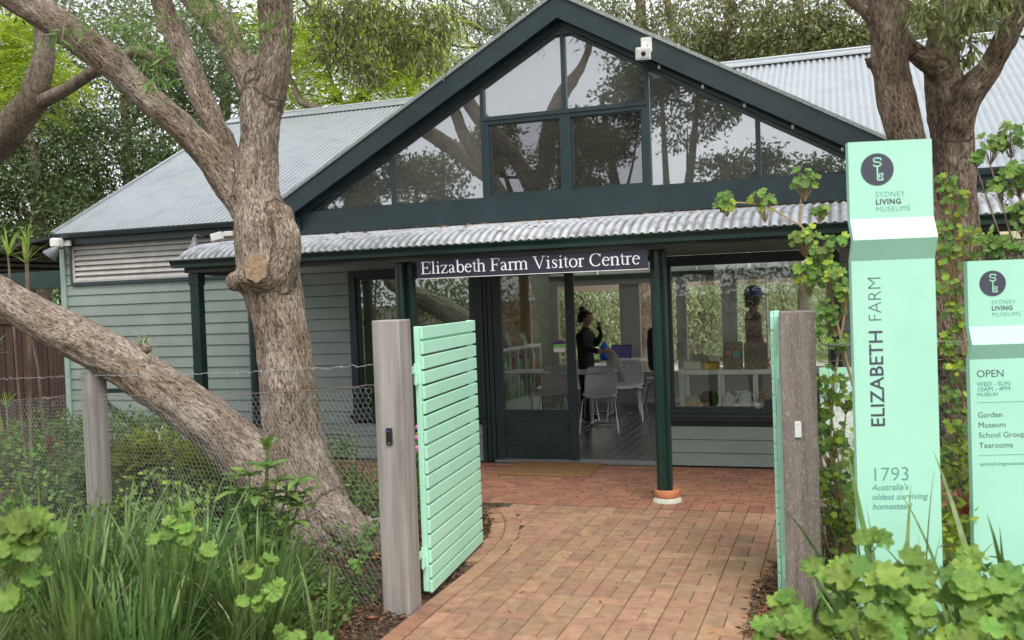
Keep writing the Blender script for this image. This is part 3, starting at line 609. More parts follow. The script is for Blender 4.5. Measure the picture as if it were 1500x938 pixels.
p = MB(); p.tube([(-6.62, 9.74, 0), (-6.62, 9.74, 2.1)], .045, 14); p.build('wall_downpipe', 'dark_trim', bld)
# ---- inside
fl = MB(); fl.box(-5.6, .3, 9.93, 15.2, -.02, .004); fl = fl.build('floor', 'floor_board', bld)
x = -5.55; k = 0
bmesh_fb = None
while x < .25:
    s = MB(); s.box(-.059, .059, 9.93, 15.15, .004, .02, c=.0025)
    if bmesh_fb is None:
        o = s.build('floor_board', 'floor_board', fl); bmesh_fb = o; o.location.x += x+.06
    else:
        o = bmesh_fb.copy(); COL.objects.link(o); o.location.x = bmesh_fb.location.x+(x+5.55)
    x += .12
iw = MB(); iw.box(-5.7, -5.6, 9.93, 15.2, 0, 3.2); iw.box(.3, .4, 9.93, 10.6, 0, 3.2); iw.box(.3, .4, 10.6, 14.9, 0, .5); iw.box(.3, .4, 10.6, 14.9, 2.3, 3.2); iw.box(.3, .4, 14.9, 15.2, 0, 3.2); iw.box(-5.6, -4.52, 15.1, 15.2, 0, 2.3); iw.build('inside_wall', 'room_wall', bld)  # opening on the right is unseen, added to let daylight into the room
iw = MB(); iw.box(-5.0, -4.52, 14.0, 14.1, 0, 2.3); iw.build('inside_pier', 'room_tan', bld)
bw = MB()
for (xa, xb) in ((-4.52, -4.40), (-3.36, -3.04), (-2.45, -2.30), (-1.75, -1.52), (-.2, .3)): bw.box(xa, xb, 15.08, 15.2, .45, 1.99)
bw.box(-4.52, .3, 15.09, 15.2, 0, .5); bw.box(-4.52, .3, 15.06, 15.2, 1.93, 2.02); bw.box(-4.52, .3, 15.04, 15.2, .48, .53); bw.build('back_wall', 'room_taupe', bld)
bw = MB(); bw.box(-4.52, .3, 15.05, 15.2, 2.02, 2.10); bw.build('back_beam', 'room_green', bld)
for i in range(6):
    bw = MB(); bw.box(-4.5+i*.8, -4.5+i*.8+.76, 15.12, 15.2, 2.10, 2.75); bw.build('back_panel', 'frosted_panel', bld)  # panels made translucent and taller to bring more daylight inside
for (xa, xb) in ((-4.40, -3.36), (-3.04, -2.45), (-2.30, -1.75), (-1.52, -.2)):
    w = MB(); w.box(xa, xb, 15.13, 15.135, .53, 1.93); w.build('back_pane', 'glass_shop', bld)
sk = MB(); sk.box(-3.1, -2.3, 15.03, 15.08, .03, .09); sk.build('skirting', 'white_plastic', bld)
# lining above the room
cl = MB()
for sgn in (-1, 1): cl.prism([(APX, 4.80), (APX+sgn*3.3, 4.80-SLG*3.3), (APX+sgn*3.3, 4.77-SLG*3.3), (APX, 4.77)], 9.9, 13.6)
cl.build('ceiling_lining', 'timber_ceiling', bld)
cl = MB(); cl.box(-6, .6, 13.42, 13.48, 2.74, 4.78-0); cl.build('added_screen', 'screen_dark', bld)  # screen added to keep the skylight's glow out of the gable windows
cl = MB(); cl.box(-6.2, APX-2.4, 9.95, 13.5, 2.74, 2.76); cl.box(APX+2.4, .6, 9.95, 13.5, 2.74, 2.76); cl.build('side_ceiling', 'room_panel', bld)
# ------------------------------------------------------------------ gate posts, gate leaves
def post(name, label, c, w, d, h, m, rz=0, chip=0):
    t = thing(name, label, 'post', (c[0], c[1], 0)); b = MB(); q = Matrix.Rotation(rz, 3, 'Z'); n = 9
    for i in range(n):                                    # slightly uneven sawn faces
        pass
    ax = [q @ Vector((w/2, 0, 0)), q @ Vector((0, d/2, 0)), Vector((0, 0, h/2+.05))]
    b.rbox((c[0], c[1], h/2-.05), ax, 0, .006); b.build('shaft', m, t); return t
gp1 = post('gate_post', 'weathered grey square timber gate post carrying a small black card reader', (-2.478, 5.035), .172, .165, 1.69, 'post_grey')
gp2 = post('gate_post', 'brown fiddleback-grained timber gate post with a small white sensor', (-.228, 5.42), .185, .15, 1.665, 'post_brown', rz=.03)
def gadget(name, label, cat, c, w, h, d, m, marks=None):
    t = thing(name, label, cat, c); b = MB(); b.rbox((c[0], c[1], c[2]), ((w/2, 0, 0), (0, d/2, 0), (0, 0, h/2)), 0, min(w, d)*.28); b.build('casing', m, t)
    if marks:
        for (dx, dz, mw, mh, mm, nm) in marks:
            b = MB(); b.rbox((c[0]+dx, c[1]-d/2-.0008, c[2]+dz), ((mw/2, 0, 0), (0, .0008, 0), (0, 0, mh/2)), 0); b.build(nm, mm, t)
    return t
gadget('card_reader', 'small black card reader screwed to the grey gate post', 'card reader', (-2.475, 4.945, 1.022), .038, .098, .018, 'black_plastic', [(-.006, .032, .012, .006, 'blue_plastic', 'light'), (.006, .030, .007, .005, 'card_red', 'light'), (.004, -.038, .016, .005, 'threshold', 'mark')])
gadget('gate_sensor', 'small white plastic sensor box on the brown gate post', 'sensor', (-.235, 5.338, 1.028), .035, .088, .016, 'white_plastic', [(0, .03, .004, .004, 'lamp_grey', 'light')])
def gate(name, label, hinge, end, sgn, bz):
    """slats on the side sgn (1 = right of the hinge-to-end direction)"""
    h = Vector((hinge[0], hinge[1], 0)); e = Vector((end[0], end[1], 0)); d = (e-h).normalized(); L = (e-h).length; n = Vector((d.y, -d.x, 0))*sgn
    t = thing(name, label, 'gate', h, 'mint green gate leaves'); H = 1.63
    for i in range(18):
        z = .022+i*.0905; b = MB(); b.rbox(h+d*L/2+n*.012+Vector((0, 0, z+.040)), (d*L/2, n*.010, Vector((0, 0, .0378))), 0, .003); b.build('slat', 'mint', t)
    for s in (.02, L-.02):
        b = MB(); b.rbox(h+d*s-n*.018+Vector((0, 0, H/2+.02)), (d*.02, n*.018, Vector((0, 0, H/2-.01))), 0, .003); b.build('stile', 'mint', t)
    for z in (.10, 1.56):
        b = MB(); b.rbox(h+d*L/2-n*.018+Vector((0, 0, z)), (d*(L/2-.045), n*.014, Vector((0, 0, .02))), 0, .002); b.build('rail', 'mint', t)
    for z in (.22, 1.33):
        b = MB(); p = h-d*.055-n*.02*1; b.rbox(p+Vector((0, 0, z+.055)), (d*.055, n*.003, Vector((0, 0, .022)))); b.rbox(h-d*.02-n*.022+Vector((0, 0, z)), (d*.02, n*.012, Vector((0, 0, .035))), 0, .003); b.tube([h-d*.04-n*.02+Vector((0, 0, z-.04)), h-d*.04-n*.02+Vector((0, 0, z+.09))], .009, 10)
        b.build('hinge', 'mint', t)
    return t, h, d, n
g1, *_ = gate('garden_gate', 'mint green slatted gate leaf standing open beside the grey post', (-2.405, 5.26), (-2.53, 6.46), 1, 0)
g2, h2, d2, n2 = gate('garden_gate', 'mint green gate leaf seen edge-on beside the brown post', (-.352, 5.49), (-.430, 6.68), -1, 0)
t = thing('gate_lock', 'black gate lock box with round knob behind the edge-on gate leaf', 'lock', (-.46, 6.5, 1.0)); b = MB()
b.rbox((-.44, 6.50, 1.02), ((.055, 0, 0), (0, .05, 0), (0, 0, .06)), 0, .015); b.build('casing', 'black_plastic', t)
b = MB(); b.lathe((-.505, 6.47, 1.02), [(0, .045), (.018, .045), (.02, .02), (.012, .0), (0, 0)], 14, axis=(-1, 0, 0)); b.build('knob', 'lamp_grey', t)

# ------------------------------------------------------------------ hexagon netting fences
def netting(A, B, zt, zb, parent, hexw=.046, bulge=.02, seed=1, m='wire'):
    """A,B ground ends; zt(s) top height, zb(s) bottom; hex wires between"""
    A, B = Vector(A), Vector(B); L = (B-A).length; d = (B-A).normalized(); n = Vector((d.y, -d.x, 0)); R = random.Random(seed)
    w = hexw; hh = w*.30; vert = w*.52; rowh = hh+vert*.62; P = {}; E = set(); nx = int(L/w)+1
    def node(i, j, k): return (i, j, k)
    segs = []
    rows = int(1.5/(rowh))
    def pos(s, z):
        top = zt(s/L); 
        return s, z
    for j in range(rows+1):
        off = (w/2 if j % 2 else 0)
        for i in range(nx+1):
            s0 = i*w+off; zc = j*rowh                    # lower vertex of a cell column
            a = (s0, zc); up = (s0, zc+vert*.62); l = (s0-w/2, zc+rowh); r = (s0+w/2, zc+rowh)
            segs += [(a, up), (up, l), (up, r)]
    V = []; F = []; rr = .00105
    for a, b in segs:
        sm = (a[0]+b[0])/2/L
        if sm < 0 or sm > 1: continue
        q = []
        for (s, z) in (a, b):
            zz = zb(s/L)+z*1.0
            wob = .010*math.sin(s*9+z*4)+.012*math.sin(s*3.1-z*7); dz = .010*math.sin(s*5.3+z*3)+.006*math.sin(s*13+z*9)
            q.append(A+d*(s+.008*math.sin(z*17+s*5))+n*wob+Vector((0, 0, zz+dz)))
        if max(q[0].z, q[1].z) > zt(sm)+.004: continue
        t = (q[1]-q[0]); 
        if t.length < 1e-5: continue
        t.normalize(); x = t.cross(n).normalized(); y = t.cross(x); b0 = len(V)
        for p in q:
            for k in range(3): an = 2*PI*k/3; V.append(p+(x*math.cos(an)+y*math.sin(an))*rr)
        F += [(b0+k, b0+(k+1) % 3, b0+3+(k+1) % 3, b0+3+k) for k in range(3)]
    me = np_mesh('wire_netting', V, F, m, smooth=True); o = link('wire_netting', me, parent); o['kind'] = 'stuff'; return o
def strand(pts, sag, r=.0022, n=30, jit=.004, seed=1):
    R = random.Random(seed); out = []
    for (a, b) in zip(pts[:-1], pts[1:]):
        a, b = Vector(a), Vector(b)
        for i in range(n): t = i/n; p = a.lerp(b, t); p.z -= sag*4*t*(1-t); out.append(p+Vector((0, R.gauss(0, jit*.4), R.gauss(0, jit))))
    out.append(Vector(pts[-1])); return out
FA, FPp, FB_ = Vector((-9.0, 7.07, 0)), Vector((-5.60, 5.985, 0)), Vector((-2.57, 5.0, 0))
fence = thing('wire_fence', 'barbed wire and hexagon netting fence running from the left to the grey gate post', 'fence', FPp)
b = MB(); b.rbox((-5.60, 6.06, .63), ((.068, -.016, 0), (.016, .068, 0), (0, 0, .70)), 0, .008); b.build('fence_post', 'fence_wood', fence)
def twist(pts, nm, parent, m, r=.0016, seed=2, barbs=True):
    mb = MB(); P1 = []; P2 = []
    for i, p in enumerate(pts): a = i*1.9; o = Vector((0, math.cos(a), math.sin(a)))*.0028; P1.append(p+o); P2.append(p-o)
    mb.tube(P1, r, 4, cap=False); mb.tube(P2, r, 4, cap=False)
    if barbs:
        for i in range(4, len(pts)-2, 7):
            p = pts[i]
            for k in range(2): v = Vector((random.uniform(-.6, .6), random.uniform(-.5, .5), random.choice((-1, 1)))).normalized()*.014; mb.tube([p-v, p+v], .0014, 3)
            mb.tube([p-Vector((.006, 0, 0)), p+Vector((.006, 0, 0))], .005, 5)
    return mb.build(nm, m, parent)
twist(strand([(-9.0, 7.05, 1.21), (-5.6, 5.96, 1.305), (-2.57, 4.98, 1.435)], .02, n=90), 'barbed_wire', fence, 'wire')
tw = MB(); tw.tube(strand([(-9.0, 7.05, .98), (-5.6, 5.95, 1.165), (-2.57, 4.98, 1.315)], .035, n=40, jit=.002), .0024, 5); tw.build('tension_wire', 'wire_rust', fence)
netting(FA+Vector((0, -.02, 0)), FPp+Vector((0, -.03, 0)), lambda s: .98+(1.165-.98)*s-.14*s*(1-s), lambda s: 0.0, fence, seed=3)
netting(FPp+Vector((0, -.03, 0)), FB_+Vector((0, -.02, 0)), lambda s: 1.165+(1.315-1.165)*s-.14*s*(1-s), lambda s: 0.0, fence, seed=4)
fence2 = thing('wire_fence', 'wire fence behind the tall mint sign, right of the brown post', 'fence', (-.13, 5.55, 0))
twist(strand([(-.13, 5.50, 1.475), (3.6, 6.5, 1.5)], .02, n=120), 'barbed_wire', fence2, 'wire'); twist(strand([(-.13, 5.52, 1.385), (3.6, 6.5, 1.4)], .03, n=120, seed=5), 'barbed_wire', fence2, 'wire_rust')
netting((-.13, 5.52, 0), (3.6, 6.5, 0), lambda s: 1.32, lambda s: 0, fence2, hexw=.05, seed=6)

# ------------------------------------------------------------------ serif lettering for the verandah sign
def arcp(cx, cy, rx, ry, a0, a1, tk, tn, n=14):
    out = []
    for i in range(n+1):
        a = math.radians(a0+(a1-a0)*i/n); out.append((cx+rx*math.cos(a), cy+ry*math.sin(a), tn+(tk-tn)*abs(math.cos(a))**1.3))
    return out
TK, TN = .085, .034
def stem(x, y0, y1, w=TK): return [(x, y0, w), (x, y1, w)]
def srf(x, y, l=.115): return [(x-l, y, TN), (x+l, y, TN)]
def flag(x, y): return [(x-.11, y-.05, TN), (x, y-.005, .05)]
def arch(x0, x1, top): return [[(x0, top-.10, .03), (x0+.07, top-.035, .04), (x0+.14, top-.015, .06), (x1-.035, top-.045, .075), (x1, top-.12, TK), (x1, .02, TK)], srf(x1, .017, .1)]
GL = {
 'E': (.61, [stem(.14, 0, .66, .09), [(.02, .645, TN), (.53, .645, TN)], [(.525, .65, .04), (.54, .50, .02)], [(.14, .335, .04), (.41, .335, .04)], [(.41, .25, .03), (.41, .42, .03)], [(.02, .017, TN), (.53, .017, TN)], [(.525, .01, .045), (.575, .17, .02)]]),
 'F': (.556, [stem(.14, 0, .66, .09), [(.02, .645, TN), (.51, .645, TN)], [(.505, .65, .04), (.52, .50, .02)], [(.14, .335, .04), (.39, .335, .04)], [(.39, .25, .03), (.39, .42, .03)], srf(.14, .017, .13)]),
 'l': (.278, [stem(.135, 0, .68), flag(.135, .672), srf(.135, .017)]),
 'i': (.278, [stem(.135, 0, .45), flag(.135, .442), srf(.135, .017), arcp(.135, .60, .022, .022, 0, 360, .05, .05, 8)]),
 'z': (.444, [[(.05, .43, TN), (.40, .43, TN)], [(.05, .44, .03), (.03, .33, .02)], [(.365, .42, .07), (.06, .03, .07)], [(.03, .02, TN), (.41, .02, TN)], [(.40, .02, .035), (.42, .14, .02)]]),
 'a': (.444, [[(.30, .06, TK), (.30, .32, TK)], [(.30, .31, .07), (.27, .41, .05), (.2, .44, .035), (.11, .42, .04), (.065, .35, .06)], [(.30, .27, .03), (.2, .235, .035), (.1, .18, .06), (.08, .10, .08), (.12, .035, .06), (.2, .025, .04), (.29, .09, .03)], [(.30, .08, .06), (.345, .02, .045), (.43, .05, .02)]]),
 'b': (.5, [stem(.115, .03, .68), flag(.115, .672), arcp(.275, .222, .165, .21, 150, -150, .085, .035, 18), [(.08, .03, .02), (.135, .05, .03)]]),
 'e': (.444, [arcp(.225, .225, .165, .215, 8, 318, .08, .036, 20), [(.07, .275, TN), (.385, .275, TN)]]),
 't': (.278, [[(.135, .57, .02), (.13, .43, .06), (.13, .10, .075), (.155, .03, .055), (.21, .02, .03), (.27, .06, .02)], [(.02, .435, TN), (.26, .435, TN)], [(.03, .44, .015), (.13, .55, .02)]]),
 'h': (.5, [stem(.1, 0, .68), flag(.1, .672), srf(.1, .017, .09)]+arch(.13, .385, .46)),
 'r': (.333, [stem(.115, 0, .45), flag(.115, .442), srf(.115, .017), [(.14, .34, .03), (.19, .41, .04), (.25, .435, .06), (.32, .40, .075)]]),
 'n': (.5, [stem(.1, 0, .45), flag(.1, .442), srf(.1, .017, .09)]+arch(.13, .385, .46)),
 'm': (.778, [stem(.1, 0, .45), flag(.1, .442), srf(.1, .017, .09)]+arch(.13, .385, .46)+arch(.415, .67, .46)),
 'V': (.722, [[(.11, .64, .09), (.37, .03, .06)], [(.36, .0, .03), (.60, .64, .035)], [(.01, .645, TN), (.24, .645, TN)], [(.50, .645, TN), (.71, .645, TN)]]),
 's': (.389, [[(.325, .31, .02), (.31, .40, .03), (.23, .435, .035), (.14, .43, .05), (.09, .37, .065), (.12, .29, .075), (.22, .225, .085), (.29, .16, .08), (.30, .09, .065), (.24, .03, .045), (.16, .018, .035), (.08, .05, .03), (.055, .15, .02)]]),
 'o': (.5, [arcp(.25, .225, .185, .215, 0, 360, .085, .036, 24)]),
 'C': (.667, [arcp(.36, .328, .285, .315, 38, 318, .09, .036, 24), [(.60, .64, .025), (.60, .47, .02)], [(.58, .52, .03), (.57, .60, .03)]]),
}
def serif_text(body, size, matn, parent, origin, ux, uz, thick=.0012, cs=.0):
    ux, uz = Vector(ux), Vector(uz); nn = ux.cross(uz); x = 0; o = Vector(origin)
    for ch in body:
        if ch == ' ': x += .25; continue
        adv, ss = GL[ch]; mb = MB()
        for k, st in enumerate(ss):
            n = len(st); L = []; Rr = []
            for i in range(n):
                a = st[max(i-1, 0)]; b_ = st[min(i+1, n-1)]; dx, dy = b_[0]-a[0], b_[1]-a[1]; q = math.hypot(dx, dy) or 1
                px, py, w = st[i]; L.append((px-dy/q*w/2, py+dx/q*w/2)); Rr.append((px+dy/q*w/2, py-dx/q*w/2))
            t0, t1 = thick+k*.0001, 0
            P = lambda p, t: o+ux*((p[0]+x)*size)+uz*(p[1]*size)+nn*t
            for i in range(n-1):
                vs = [P(L[i], t0), P(Rr[i], t0), P(Rr[i+1], t0), P(L[i+1], t0), P(L[i], t1), P(Rr[i], t1), P(Rr[i+1], t1), P(L[i+1], t1)]
                mb.add(vs, [(0, 1, 2, 3), (0, 4, 5, 1), (1, 5, 6, 2), (2, 6, 7, 3), (3, 7, 4, 0)])
        mb.build('letter', matn, parent); x += adv+cs
    return x*size
def text_width(body): return sum(.25 if c == ' ' else GL[c][0] for c in body)
sg = thing('name_board', 'dark navy board reading Elizabeth Farm Visitor Centre in white serif letters', 'sign', (-2.555, 7.9, 1.985))
b = MB(); b.box(-3.605, -1.505, 7.885, 7.905, 1.992, 2.150, c=.002); b.build('board', 'sign_navy', sg)
b = MB(); b.box(-3.605, -1.505, 7.883, 7.908, 1.986, 1.9915); b.build('lower_edge', 'white_plastic', sg)
body = 'Elizabeth Farm Visitor Centre'; W = 2.0; sz = W/text_width(body)
serif_text(body, sz, 'white_letter', sg, (-3.565, 7.8842, 2.030), (1, 0, 0), (0, 0, 1))

# ------------------------------------------------------------------ the two mint pylon signs
def logo(parent, c, r, ux, nn, fo, navy='sign_ink', mint='mint_sign'):
    uz = Vector((0, 0, 1)); c = Vector(c)+nn*fo; b = MB(); n = 40
    vs = [c+ux*math.cos(2*PI*k/n)*r+uz*math.sin(2*PI*k/n)*r for k in range(n)]; b.add(vs, [tuple(range(n))]); vs2 = [v-nn*.002 for v in vs]; b.add(vs+vs2, [(k, k+n, (k+1) % n+n, (k+1) % n) for k in range(n)])
    disc = b.build('logo_disc', navy, parent); b = MB(); s = r/1.0
    def rib(pts, w, o=.0012):
        for (p, q) in zip(pts[:-1], pts[1:]):
            P, Q = c+ux*p[0]*s+uz*p[1]*s, c+ux*q[0]*s+uz*q[1]*s; d = (Q-P).normalized(); b.rbox((P+Q)/2+nn*o*.5, ((Q-P)/2+d*w*s*.3, nn*o*.5, d.cross(nn)*w*s/2))
    S_ = [(.24, .58), (.20, .68), (.06, .70), (-.14, .70), (-.22, .62), (-.2, .5), (-.06, .45), (.12, .43), (.22, .36), (.2, .24), (.06, .19), (-.14, .19), (-.22, .28)]
    rib(S_, .085); rib([(0, .19), (0, -.66), (.32, -.66)], .085, .0014); rib([(.32, -.66), (.32, -.55), (.22, -.45), (.32, -.36), (.32, -.27), (.12, -.27), (.12, -.52)], .065, .0016)
    b.build('logo_key', mint, disc)
def pylon(name, label, P0, wid, prof, thick=.045):
    """prof: [(z, forward)] of the front face from the bottom up"""
    a = math.radians(15); ux = Vector((math.cos(a), math.sin(a), 0)); nn = Vector((math.sin(a), -math.cos(a), 0)); P0 = Vector(P0)
    t = thing(name, label, 'sign', P0+ux*wid/2, 'mint green visitor signs'); mb = MB()
    fr = [P0+nn*f+Vector((0, 0, z)) for z, f in prof]; bk = [p-nn*thick for p in fr]; n = len(fr)
    allp = fr+bk[::-1]; k = len(allp); vs = allp+[p+ux*wid for p in allp]
    fs = []
    for i in range(n-1):
        j = k-1-i
        fs += [(i, i+k, i+1+k, i+1), (j, j-1, j-1+k, j+k), (i, i+1, j-1, j), (i+k, j+k, j-1+k, i+1+k)]
    fs += [(n-1, n-1+k, n+k, n), (0, k-1, 2*k-1, k)]
    mb.add(vs, fs); mb.build('panel', 'mint_sign', t); return t, ux, nn, P0
s1, ux, nn, P0 = pylon('pylon_sign', 'tall mint green sign panel with ELIZABETH FARM running up it', (.053, 4.90, 0), .392,
    [(-.05, 0), (1.909, 0), (2.008, .05), (2.11, 0), (2.48, 0)])
uz = Vector((0, 0, 1))
def on(P0, ux, nn, u, z, f=.0006): return P0+ux*u+uz*z+nn*f
def stext(sgn, body, size, m, u, z, rot=False, **k):
    P0, ux, nn, t = sgn
    return text(body, size, m, t, on(P0, ux, nn, u, z), (uz if rot else ux), (-ux if rot else uz), **k)
A = (P0, ux, nn, s1)
logo(s1, on(P0, ux, nn, .134, 2.345, 0), .077, ux, nn, .002)
stext(A, 'SYDNEY', .036, 'sign_ink_light', .122, 2.213, offset=-.0006, space=1.1, sx=.98)
stext(A, 'LIVING', .036, 'sign_ink', .122, 2.177, offset=.0008, space=1.12, sx=.98)
stext(A, 'MUSEUMS', .036, 'sign_ink_light', .122, 2.142, offset=-.0006, space=1.1, sx=.96)
stext(A, 'ELIZABETH', .093, 'sign_ink', .137, 1.102, rot=True, offset=.0008, sx=1.03)
stext(A, 'FARM', .093, 'sign_ink', .137, 1.612, rot=True, offset=-.0022, sx=.95)
stext(A, '1793', .096, 'sign_ink_light', .062, .842, offset=-.001, sx=.98)
for q, w in enumerate(("Australia's", 'oldest surviving', 'homestead')): stext(A, w, .043, 'sign_ink_light', .066, .797-.0465*q, shear=.25, offset=.0002, sx=.97)
s2, ux2, nn2, P2 = pylon('pylon_sign', 'shorter mint green sign panel listing opening hours, cut by the right edge', (.604, 5.28, 0), .40,
    [(-.05, 0), (1.398, 0), (1.474, .04), (1.563, 0), (1.892, 0)])
Bq = (P2, ux2, nn2, s2)
logo(s2, on(P2, ux2, nn2, .121, 1.777, 0), .064, ux2, nn2, .002)
stext(Bq, 'SYDNEY', .030, 'sign_ink_light', .113, 1.672, offset=-.0005, space=1.1)
stext(Bq, 'LIVING', .030, 'sign_ink', .113, 1.642, offset=.0007, space=1.12)
stext(Bq, 'MUSEUMS', .030, 'sign_ink_light', .113, 1.611, offset=-.0005, space=1.1)
for w, sz_, u, z, mm in (('OPEN', .052, .031, 1.308, 'sign_ink'), ('WED - SUN', .032, .032, 1.263, 'sign_ink_light'), ('10AM - 4PM', .032, .032, 1.237, 'sign_ink_light'), ('MUSEUM', .026, .032, 1.212, 'sign_ink_light'),
        ('Garden', .040, .032, 1.105, 'sign_ink'), ('Museum', .040, .033, 1.054, 'sign_ink'), ('School Groups', .040, .034, 1.003, 'sign_ink'), ('Tearooms', .040, .035, .951, 'sign_ink'), ('sydneylivingmuseums.com.au', .026, .036, .862, 'sign_ink_light')):
    stext(Bq, w, sz_, mm, u, z, offset=-.0003 if mm == 'sign_ink' else 0)
for z in (1.181, .915):
    b = MB(); p = on(P2, ux2, nn2, .20, z, .001); b.rbox(p, (ux2*.166, nn2*.0006, uz*.0008)); b.build('rule', 'sign_ink_light', s2)
# white board leaning behind the netting
t = thing('notice_board', 'pale board with a mint heading band behind the netting, beside the brown post', 'sign', (.3, 6.3, .2))
b = MB(); b.rbox((.11, 6.32, .75), ((.25, .0, 0), (0, .012, 0), (0, .0, .53)), 0, .003); b.build('board', 'white_plastic', t)
b = MB(); b.rbox((.11, 6.305, 1.19), ((.25, .0, 0), (0, .003, 0), (0, .0, .09)), 0); b.build('heading_band', 'mint', t)
text('ELIZABETH', .082, 'white_letter', t, (-.085, 6.3008, 1.175), (1, 0, 0), uz, offset=.002); text('FARM', .085, 'white_letter', t, (-.085, 6.3008, 1.108), (1, 0, 0), uz, offset=.002)

# ------------------------------------------------------------------ lamps, camera and conduit on the building
t = thing('security_camera', 'cream security camera housing mounted on the right gable board', 'camera', (-1.84, 9.55, 4.30))
c0 = at(941, 74, 9.42)
b = MB(); b.rbox(at(947, 66, 9.59), ((.055, 0, 0), (0, .012, 0), (0, 0, .075)), 0, .004); b.build('mount_plate', 'camera_cream', t)
b = MB(); b.tube([at(945, 66, 9.59), at(943, 66, 9.50), at(943, 72, 9.44)], .03, 12); b.build('bracket', 'camera_cream', t)
b = MB(); ax = Vector((.25, -1, -.22)).normalized(); sx_ = ax.cross(Vector((0, 0, 1))).normalized(); up = sx_.cross(ax); cc = c0+Vector((0, .02, -.03))
b.rbox(cc-ax*.05, (sx_*.068, ax*.12, up*.055), 0, .012); b.rbox(cc+ax*.075, (sx_*.074, ax*.012, up*.060), 0, .006)
h_ = b.build('housing', 'camera_cream', t); b = MB(); b.rbox(cc+ax*.090, (sx_*.058, ax*.004, up*.044), 0, .003); b.build('window', 'room_panel', h_)
b = MB(); b.lathe(cc+ax*.095, [(0, .008), (.018, .008), (.024, 0), (.026, -.01)], 16, axis=ax); b.build('lens', 'black_plastic', h_)
def gb(t, o): return Vector((APX+t, 9.735, 4.90-SLG*t+o))
t = thing('conduit', 'thin green conduit clipped along the right gable board', 'conduit', gb(.95, -.26))
b = MB(); b.tube([gb(.82, -.16), gb(.9, -.235), gb(1.0, -.25), gb(2.0, -.25), gb(3.1, -.25)], .0085, 8); b.build('pipe', 'green_trim', t)
for q in (1.02, 1.45, 1.85, 2.3, 2.75): b = MB(); b.rbox(gb(q, -.255), ((.012, 0, 0), (0, .012, 0), (0, 0, .018)), 0, .003); b.build('clip', 'white_plastic', t)
def bell_lamp(label, c, lit=False, tilt=0.):
    t = thing('bell_lamp', label, 'lamp', c); c = Vector(c); ax = Vector((tilt, -.1, -1)).normalized(); b = MB()
    b.lathe(c, [(.028, -.03), (.03, .0), (.036, .03), (.085, .11), (.088, .118), (.080, .112), (.03, .04)], 24, axis=ax); b.build('shade', 'lamp_grey' if not lit else 'camera_cream', t)
    b = MB(); b.tube([c+Vector((0, 0, .03)), c+Vector((0, .02, .06)), c+Vector((0, .16, .05))], .012, 8); b.build('arm', 'lamp_grey', t)
    if lit:
        b = MB(); b.lathe(c, [(0, .075), (.05, .078), (.052, .095), (0, .105)], 18, axis=ax); b.build('bulb', 'lamp_glow', t)
        L = bpy.data.lights.new('lamp_light', 'SPOT'); L.energy = 9; L.color = (1, .72, .38); L.spot_size = 2.4; L.shadow_soft_size = .05
        lo = bpy.data.objects.new('lamp_light', L); COL.objects.link(lo); lo.parent = t; lo.location = ax*.13; lo.rotation_euler = ax.to_track_quat('-Z', 'Y').to_euler()
    return t
bell_lamp('small grey bell lamp under the left eaves beside the vent', at(285, 352, 9.55))
bell_lamp('lit pale bell lamp under the eaves at the right edge', at(1470, 282, 9.55), True)
t = thing('sensor_light', 'white square sensor floodlight behind the big trunk under the eaves', 'floodlight', at(325, 348, 9.5)); c = at(318, 347, 9.5)
b = MB(); b.rbox(c, ((.06, .02, .015), (0, .03, 0), (-.01, 0, .045)), 0, .008); b.rbox(c+Vector((.11, .08, .03)), ((.06, 0, 0), (0, .04, 0), (0, 0, .03)), 0, .008); b.build('head', 'camera_cream', t)
t = thing('corner_floodlight', 'twin spotlight with white sensor on the left corner of the building', 'floodlight', at(84, 355, 9.6))
c = at(94, 357, 9.66); b = MB(); b.rbox(c, ((.10, 0, 0), (0, .02, 0), (0, 0, .035)), 0, .005); b.build('bracket', 'camera_cream', t)
c = at(83, 356, 9.55); b = MB(); b.rbox(c, ((.05, .02, 0), (0, .06, 0), (0, 0, .06)), 0, .02); b.build('sensor', 'camera_cream', t)
c = at(79, 368, 9.52); ax = Vector((-.6, -.35, -.75)).normalized(); b = MB(); b.lathe(c, [(.03, -.08), (.045, -.03), (.095, .085), (.09, .09)], 20, axis=ax); q_ = b.build('spot_shade', 'lamp_grey', t)
b = MB(); b.lathe(c, [(0, .084), (.088, .084)], 20, axis=ax); b.build('spot_glass', 'card_yellow', q_)

# ------------------------------------------------------------------ door mat
t = thing('door_mat', 'brown coir door mat lying in front of the sliding door', 'mat', (-2.86, 9.42, 0))
R = random.Random(5); V = []; nx, ny = 90, 44
mb = MB(); A0, A1 = (-3.335, 9.06), (-2.39, 9.76)
vs = []
for j in range(ny+1):
    for i in range(nx+1):
        e = (i in (0, nx) or j in (0, ny)); vs.append((A0[0]+(A1[0]-A0[0])*i/nx+(R.gauss(0, .004) if e else 0), A0[1]+(A1[1]-A0[1])*j/ny+(R.gauss(0, .003) if e else 0), .004 if e else .016+R.random()*.006))
mb.add(vs, [(j*(nx+1)+i, j*(nx+1)+i+1, (j+1)*(nx+1)+i+1, (j+1)*(nx+1)+i) for j in range(ny) for i in range(nx)]); mb.build('pile', 'coir', t)

